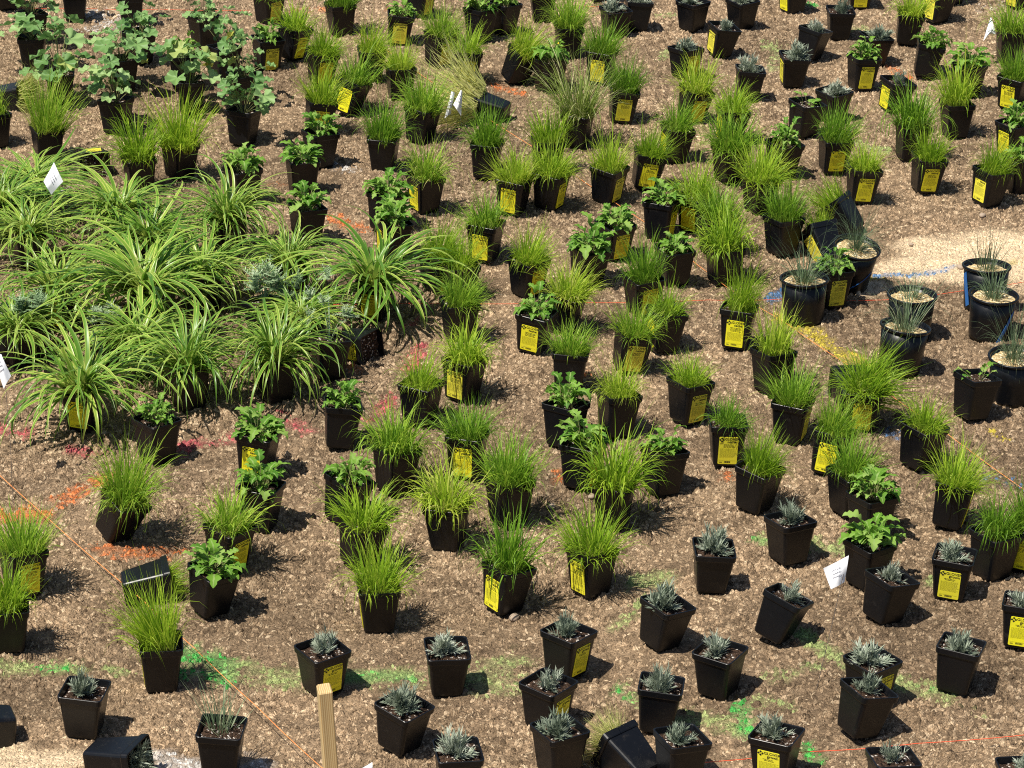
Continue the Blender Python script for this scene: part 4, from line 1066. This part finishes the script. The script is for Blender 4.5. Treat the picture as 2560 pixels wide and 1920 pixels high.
def place(kind, x, y, lean, c, tag, w_, h, label, kw=None):
    kw = kw or {}
    psi = math.atan2(c, 1 - c)
    rnd = random.Random(int(x * 31 + y * 7))
    thin = kind == 'F4'
    rounded = kind == 'F'
    g = on_ground(x, y)
    ext = RB if rounded else HB * (math.sin(psi) + math.cos(psi))
    g = Vector((g.x, g.y + ext * .95, 0)); g.z = float(height(g.x, g.y))
    k = ppm(g); dep = math.asin(min(1, CAM_H / (g - Vector((0, 0, CAM_H))).length)); ch = math.cos(dep)
    hh = RH if rounded else POT_H
    lat = math.atan2(lean * 1.12, hh * ch * k)
    fore = R(kw.get('fore', rnd.uniform(-6, 4)))
    name, group = ('potted_grass', GRP['G'][1]) if thin else GRP[kind]
    root = bpy.data.objects.new(name, None); COL.objects.link(root)
    root.empty_display_size = .05
    cat = 'potted grass' if kind in 'GWF' or thin else 'potted plant'
    if kind == 'L': cat = 'potted lavender'
    tag_thing(root, label, cat, group)
    root['kind'] = 'thing'
    drop = (RB if rounded else HB) * (abs(math.sin(lat)) + abs(math.sin(fore))) * .75 - .001
    BASES.append((g.x, g.y))
    zk = .93 if kind == 'L' else 1.0
    root.matrix_world = Matrix.Translation(g + Vector((0, 0, drop))) @ tilt_matrix(lat, fore) @ Matrix.Rotation(psi, 4, 'Z') @ Matrix.Diagonal((1, 1, zk, 1))
    if rounded:
        p = link('pot', RPOT_ME, root); link('rim', RRIM_ME, p)
        link('gravel', nxt('grit', GRITS), root)
        me = FESC[kw.get('var', 0)]; nw, nh = reach(me)
        sx = 1.25 * w_ / (k * nw); sz = 1.15 * h / (k * ch * nh)
        link('fescue_blades', me, root, loc=(0, 0, RH - .020), rot=(0, 0, rnd.random() * 6.28), scale=(min(1.9, max(.6, sx)), min(1.9, max(.6, sx)), min(1.7, max(.6, sz))), kind='stuff')
        if kw.get('tape'):
            link('tape', TAPE_ME[kw['tape'] - 1], root)
        return root
    prints = nxt('pg', PRINTG) if kind in 'LV' else nxt('pn', PRINTS)
    square_pot(root, tag, prints)
    zs = .130
    if kind == 'G' or kind == 'W' or thin:
        if kind == 'W': me = WEED[0]
        elif thin: me = FESC[2]
        elif kw.get('tall'): me = nxt('tall', TALLG)
        elif kw.get('dark'): me = nxt('dark', DARKG)
        elif kw.get('droop'): me = nxt('dr', ARCHG)
        else: me = nxt('gr', GRASS)
        nw, nh = reach(me)
        sx = min(1.7, max(.6, 1.14 * w_ / (k * nw))); sz = min(1.8, max(.6, h / (k * ch * nh)))
        sz *= .87
        o = link('grass_blades', me, root, loc=(0, 0, zs), rot=(rnd.gauss(0, .10), rnd.gauss(0, .10), rnd.random() * 6.28), scale=(sx, sx, sz), kind='stuff')
        if thin: o.scale = (1.2, 1.2, .82); o.location = (.012, .005, zs)
        if kw.get('spill'):
            link('grass_blades', FALLG[0], root, loc=(.03, 0, zs), rot=(0, 1.05, -psi), scale=(1.1, 1.0, 1.15), kind='stuff')
    elif kind == 'L':
        me = nxt('lav', LAV); nw, nh = reach(me); h *= .72; w_ *= .92
        sx = min(1.5, max(.6, w_ / (k * nw))); sz = min(1.9, max(.5, h / (k * ch * nh)))
        link('lavender_sprigs', me, root, loc=(rnd.uniform(-.012, .012), rnd.uniform(-.004, .016), zs), rot=(0, 0, rnd.random() * 6.28), scale=(sx, sx, sz), kind='stuff')
    elif kind == 'M':
        n = 9 if kw.get('sparse') else 40
        sx = min(1.5, max(.65, w_ / (k * .155))); sz = min(1.6, max(.7, h / (k * ch * .105)))
        leaves(root, LOBED, n, zs, sx, sz, rnd, r0=.022)
        if not kw.get('sparse'):
            leaves(root, LOBED[::2], 13, zs + .022, sx * .85, sz * .95, rnd, r0=.020)
        if kw.get('flower'):
            fl = soil_mesh('flower', .008, .0, M_PETAL, True, 9, .003)
            link('flower', fl, root, loc=(.02, -.02, .22))
    elif kind == 'A':
        sx = min(1.4, max(.65, w_ / (k * .205))); sz = min(1.4, max(.55, h / (k * ch * .20)))
        leaves(root, ROUND, 22, zs, sx, sz, rnd, r0=.012)
        if kw.get('marker'):
            v, f = rings([rrect_pts(.014, .0012, z) for z in (0, .05, .062)])
            link('plant_marker', mesh('plant_marker', v, f + [tuple(range(8, 12))], M_WHITE), root, loc=(.035, .01, .11), rot=(.1, .15, .3))
    elif kind == 'V':
        sx = min(1.4, max(.65, w_ / (k * .42))); sz = min(1.35, max(.6, h / (k * ch * .20)))
        lib = STRAP if not kw.get('up') else STRAP[::2]
        leaves(root, lib, 94, zs - .004, sx, sz * .70 * (.75 if kw.get('flat') else 1), rnd, r0=.03)
        for _ in range(1 if tag else 2):
          link('inner_leaves', nxt('inner', INNER), root, loc=(0, 0, zs), rot=(0, 0, rnd.random() * 6.28), scale=(sx, sx, sz * .8), kind='stuff')
    elif kind == 'T':
        me = THIS[1] if kw.get('tall') else nxt('th', THIS[::2])
        sx = min(1.5, max(.6, w_ / (k * reach(me)[0]))); sz = min(1.6, max(.6, h / (k * ch * reach(me)[1])))
        link('thistle_leaves', me, root, loc=(0, 0, zs), rot=(0, 0, rnd.random() * 6.28), scale=(sx, sx, sz), kind='stuff')
    return root

def rrect_pts(w_, d, z):
    return [(w_ / 2, d / 2, z), (-w_ / 2, d / 2, z), (-w_ / 2, -d / 2, z), (w_ / 2, -d / 2, z)]

def tape_mesh(a0, z0, a1, z1, wd):
    v, f = [], []
    n = 8
    for i in range(n + 1):
        t = i / n; a = a0 + (a1 - a0) * t; z = z0 + (z1 - z0) * t
        for e, off in ((-1, .0015), (1, .0015), (1, .0030), (-1, .0030)):
            zz = z + e * wd / 2 * .6; aa = a + e * wd / 2 / RB * .8
            r = RB + (RT - RB) * max(0, min(1, zz / (RH - .012))) + off
            v.append((r * math.cos(aa), r * math.sin(aa), zz))
    for i in range(n):
        for q in range(4):
            a, b_ = i * 4 + q, i * 4 + (q + 1) % 4
            f.append((a, b_, b_ + 4, a + 4))
    f += [(3, 2, 1, 0), (n * 4, n * 4 + 1, n * 4 + 2, n * 4 + 3)]
    return mesh('tape', v, f, M_BLUE)

TAPE_ME = [tape_mesh(R(-105), .012, R(-40), .085, .022), tape_mesh(R(-165), .14, R(-150), .02, .022), tape_mesh(R(-38), .115, R(-75), .004, .022)]
for row in THINGS:
    place(*row)

# ================================================================== TOPPLED POTS
def toppled(x, y, heading, label, plant=None, tag_roll=None, lift=0.0, spin=0, scale=1.0, prints=None, back=0.0, size=1.0):
    """A square pot on its side: heading is the direction its mouth points (0 = to the right, 90 = away)."""
    g = on_ground(x, y); g.z = float(height(g.x, g.y))
    a = R(heading)
    axis = Vector((math.cos(a) * math.cos(ALPHA + lift), math.sin(a) * math.cos(ALPHA + lift), math.sin(ALPHA + lift)))
    side = Vector((-math.sin(a), math.cos(a), 0))
    up = axis.cross(side).normalized()
    if up.z < 0: up, side = -up, -side
    m = Matrix((side, up, axis)).transposed().to_4x4()
    root = bpy.data.objects.new('toppled_pot', None); COL.objects.link(root); root.empty_display_size = .05
    tag_thing(root, label, 'toppled pot', 'toppled pots lying on the mulch')
    root['kind'] = 'thing'
    root.matrix_world = Matrix.Translation(g + Vector((0, 0, HB * .96 * size)) - axis * POT_H * .5 * size * math.cos(lift)) @ m @ Matrix.Rotation(spin * math.pi / 2, 4, 'Z') @ Matrix.Scale(size, 4)
    square_pot(root)
    if tag_roll is not None:
        t = link('tag', TAG_ME, root, rot=(0, 0, tag_roll * math.pi / 2))
        link('print', PRINTS[0], t)
    if plant:
        me, s = plant
        nm = 'lavender_sprigs' if me in LAV else 'grass_blades'
        link(nm, me, root, loc=(0, 0, .128), rot=(0, 0, 1.0), scale=(s, s, s), kind='stuff')
    return root

toppled(14, 232, -8, 'toppled black pot at the picture edge spilling pale yellow grass', (PALEG[0], .8))
toppled(205, 372, -80, 'toppled black pot with its yellow tag lying uppermost', tag_roll=2)
toppled(1062, 258, 158, 'toppled bluish pot with a long mop of yellowed grass beside two white flags', (PALEG[1], 1.45))
toppled(770, 770, -35, 'toppled pot with tag and torn brown soil beside the stemmed spiny plant', tag_roll=-1)
toppled(8, 716, 10, 'toppled bluish pot at the picture edge inside the strap-leaf patch')
toppled(6, 772, -15, 'second toppled pot at the picture edge just above the white flag')
toppled(1826, 500, 150, 'toppled black pot propped up high with grass spilling behind the leaning round pot', (FALLG[1], .9), lift=.75)
toppled(1782, 560, 118, 'toppled pot with a skewed bright tag beside the leaning round pot', (FALLG[0], .7), tag_roll=1, lift=.70)
toppled(318, 1292, 12, 'toppled black pot with a flat bluish side beside the yellow-green leafy plant', (FALLG[0], .62))
toppled(252, 1676, -22, 'toppled dusty pot with lavender hanging out of its mouth', (LAV[1], 1.15), size=1.04)
toppled(1362, 1672, 132, 'toppled pot with a slanting bluish side and yellow grass behind it', (PALEG[0], .5), lift=.30)
toppled(-24, 1600, 200, 'toppled pot cut by the picture edge near the bottom')
toppled(1836, 872, 95, 'toppled pot corner showing behind the grass with spilling blades', lift=.1)

# ================================================================== FLAGS, TWINE, STAKE, STONES
def flag(foot, top, quad, label, fold=.35):
    """A wire with a creased vinyl flag; foot and the flag's corners are measured on the photograph, depth is that of the foot."""
    g = on_ground(*foot); g.z = float(height(g.x, g.y))
    dist = (g - Vector((0, 0, CAM_H))).dot(FWD)
    def at(x, y, off=0.0):
        d = ray(x, y); p = Vector((0, 0, CAM_H)) + d * (dist / d.dot(FWD))
        return p + FWD * off
    root = bpy.data.objects.new('marker_flag', None); COL.objects.link(root); root.empty_display_size = .05
    root.location = g
    tag_thing(root, label, 'marker flag', 'white marker flags on wires')
    v, f = [], []
    tube(v, f, [g + Vector((0, 0, -.03)), (g + at(*top)) / 2 + Vector((.004, 0, 0)), at(*top)], .0008, 5)
    link('wire', mesh('wire', [p - g for p in v], f, M_WIRE), root)
    # vinyl: bilinear patch over the four corners with a crease down its middle
    a, b_, c, d = quad
    n = 8; pts = []
    for j in range(n + 1):
        for i in range(n + 1):
            s, t = i / n, j / n
            x = (a[0] * (1 - s) + b_[0] * s) * (1 - t) + (d[0] * (1 - s) + c[0] * s) * t
            y = (a[1] * (1 - s) + b_[1] * s) * (1 - t) + (d[1] * (1 - s) + c[1] * s) * t
            pts.append(at(x, y, (abs(s - .5) - .25) * fold * .06 + .004 * math.sin(5 * t + 3 * s)))
    fr = [p - g for p in pts]; bk = [p - g + FWD * .0012 for p in pts]
    m = (n + 1) ** 2; fc = []
    for j in range(n):
        for i in range(n):
            q = j * (n + 1) + i
            fc += [(q, q + 1, q + n + 2, q + n + 1), (m + q, m + q + n + 1, m + q + n + 2, m + q + 1)]
    fl = link('vinyl_flag', mesh('vinyl_flag', fr + bk, fc, M_WHITE, smooth=True), root)
    vv, ff = [], []
    for row in range(3):                                       # scribbled pen lines
        t = .30 + .14 * row
        ln = []
        for i in range(13):
            s = .28 + .40 * i / 12
            q = lambda s, t: ((a[0] * (1 - s) + b_[0] * s) * (1 - t) + (d[0] * (1 - s) + c[0] * s) * t, (a[1] * (1 - s) + b_[1] * s) * (1 - t) + (d[1] * (1 - s) + c[1] * s) * t)
            tt = t + .03 * math.sin(i * 2.3 + row)
            x, y = q(s, tt)
            ln.append(at(x, y, (abs(s - .5) - .25) * fold * .06 + .004 * math.sin(5 * tt + 3 * s) - .0015) - g)
        tube(vv, ff, ln, .0007, 3)
    link('handwriting', mesh('handwriting', vv, ff, M_PEN), fl)
    return root

flag((108, 610), (114, 420), [(116, 350), (136, 392), (110, 420), (94, 392)], 'folded white flag standing over the strap-leaf patch')
flag((968, 290), (962, 255), [(975, 197), (982, 200), (974, 245), (960, 256)], 'crumpled white flag, first of the pair in the yellowed grass', .5)
flag((996, 290), (994, 252), [(995, 194), (999, 196), (996, 250), (979, 226)], 'second white flag of the pair, touching the toppled pot side', .5)
flag((2156, 150), (2152, 70), [(2141, 36), (2152, 74), (2139, 72), (2124, 88)], 'bright white flag with a notch beside the corner grass')
flag((28, 1095), (12, 835), [(-20, 762), (2, 765), (23, 812), (8, 840)], 'large white flag with faint writing cut by the picture edge')
flag((1758, 1496), (1822, 1240), [(1779, 1228), (1834, 1200), (1825, 1258), (1795, 1273)], 'tilted white flag on a long thin wire above the leaning lavender')
flag((800, 1760), (804, 1660), [(781, 1660), (804, 1647), (806, 1672), (784, 1690)], 'white flag tip at the bottom edge near the wooden stake')

def twine(name, pts, mat, label, rad=.0011):
    P = []
    for i, (x, y, z) in enumerate(pts):
        p = on_ground(x, y); P.append(on_plane(x, y, p.z + z))
    fine = []
    for a, b_ in zip(P[:-1], P[1:]):
        for k in range(10):
            t = k / 10
            fine.append(a.lerp(b_, t) + Vector((0, 0, -.004 * math.sin(math.pi * t))))
    fine.append(P[-1])
    g = fine[0].copy()
    v, f = [], []
    tube(v, f, [p - g for p in fine], rad, 6)
    o = link('twine', mesh('twine', v, f, mat, smooth=True), loc=g)
    tag_thing(o, label, 'twine', 'layout twines stretched over the bed')

twine('twine', [(-60, 970, .03), (95, 1112, .03), (310, 1298, .04), (420, 1400, .05), (550, 1522, .06), (706, 1668, .08)], M_ORANGE, 'pale orange twine running down to the wooden stake')
twine('twine', [(560, 657, .012), (880, 655, .015), (1250, 654, .015), (1530, 648, .02), (1690, 646, .015), (1910, 648, .015), (2080, 628, .015), (2260, 600, .015)], M_RED, 'faded red twine crossing the bed horizontally behind the strap leaves', .0010)
twine('twine', [(690, 15, .02), (835, 108, .02), (950, 188, .02), (1180, 335, .02), (1390, 478, .02), (1570, 620, .02), (1690, 692, .02), (1850, 800, .02), (2050, 940, .02), (2260, 1090, .02)], M_ORANGE, 'long orange twine running diagonally from the top through the round pots', .0010)
twine('twine', [(1500, 1648, .05), (1740, 1624, .04), (1980, 1606, .04), (2280, 1580, .04)], M_RED, 'bright red-orange twine at the bottom in front of the lavenders')
twine('twine', [(-40, 14, .01), (180, 18, .01), (350, 20, .01), (540, 22, .01)], M_RED, 'thin red twine at the top behind the round-leaf plants', .0010)
twine('twine', [(1262, 12, .01), (1300, 13, .01), (1345, 10, .01)], M_RED, 'short red twine end at the top edge by the cut-off pot', .0010)

g = on_ground(718, 1712); k = ppm(g)
o4 = rsq(.0185, .0025, 1); n = len(o4)
v, f = rings([[(x, y, -.1) for x, y in o4], [(x, y, .318 + .25 * y) for x, y in o4], [(x * .88, y * .88, .321 + .25 * y) for x, y in o4]])
f.append(tuple(range(2 * n, 3 * n)))
o = link('wooden_stake', mesh('wooden_stake', v, f, M_STAKE), loc=g, rot=(R(-1), R(-2.2), R(14)))
tag_thing(o, 'squared pine stake with a cut top where the orange twine ends', 'stake')

def stone(x, y, s, label, seed):
    r = random.Random(seed)
    v, f = [], []
    n, m = 9, 5
    for j in range(m + 1):
        for i in range(n):
            th = math.pi * j / m; a = 2 * math.pi * i / n
            q = 1 + r.uniform(-.13, .13)
            v.append((s * q * math.sin(th) * math.cos(a), s * .8 * q * math.sin(th) * math.sin(a), s * .55 * q * math.cos(th)))
    for j in range(m):
        for i in range(n):
            f.append((j * n + i, (j + 1) * n + i, (j + 1) * n + (i + 1) % n, j * n + (i + 1) % n))
    g = on_ground(x, y); g.z = float(height(g.x, g.y)) + s * .35
    o = link('stone', mesh('stone', v, f, M_STONE, smooth=True), loc=g, rot=(0, 0, r.random() * 3))
    tag_thing(o, label, 'stone', 'stones lying on the mulch')

stone(1192, 1098, .017, 'pale rounded stone beside the fountain grass', 1)
stone(1110, 1338, .020, 'brown stone touching the grass pot with the bright tag', 2)
stone(2075, 580, .016, 'flat pale stone on the sand near the upright straw pot', 3)
stone(1968, 530, .010, 'small pebble on the sand', 4)
stone(1278, 1075, .014, 'clod-like stone at the foot of the tagged leafy pot', 5)
stone(2122, 468, .016, 'flat buried stone below the grass with the very bright tag', 6)

build_chips(7000, 'spilled_potting_mix', 0.0022, 0.0075, (0.9, 1.6), (0.05, 0.45), (0.6, 1.1), around=np.array(BASES))
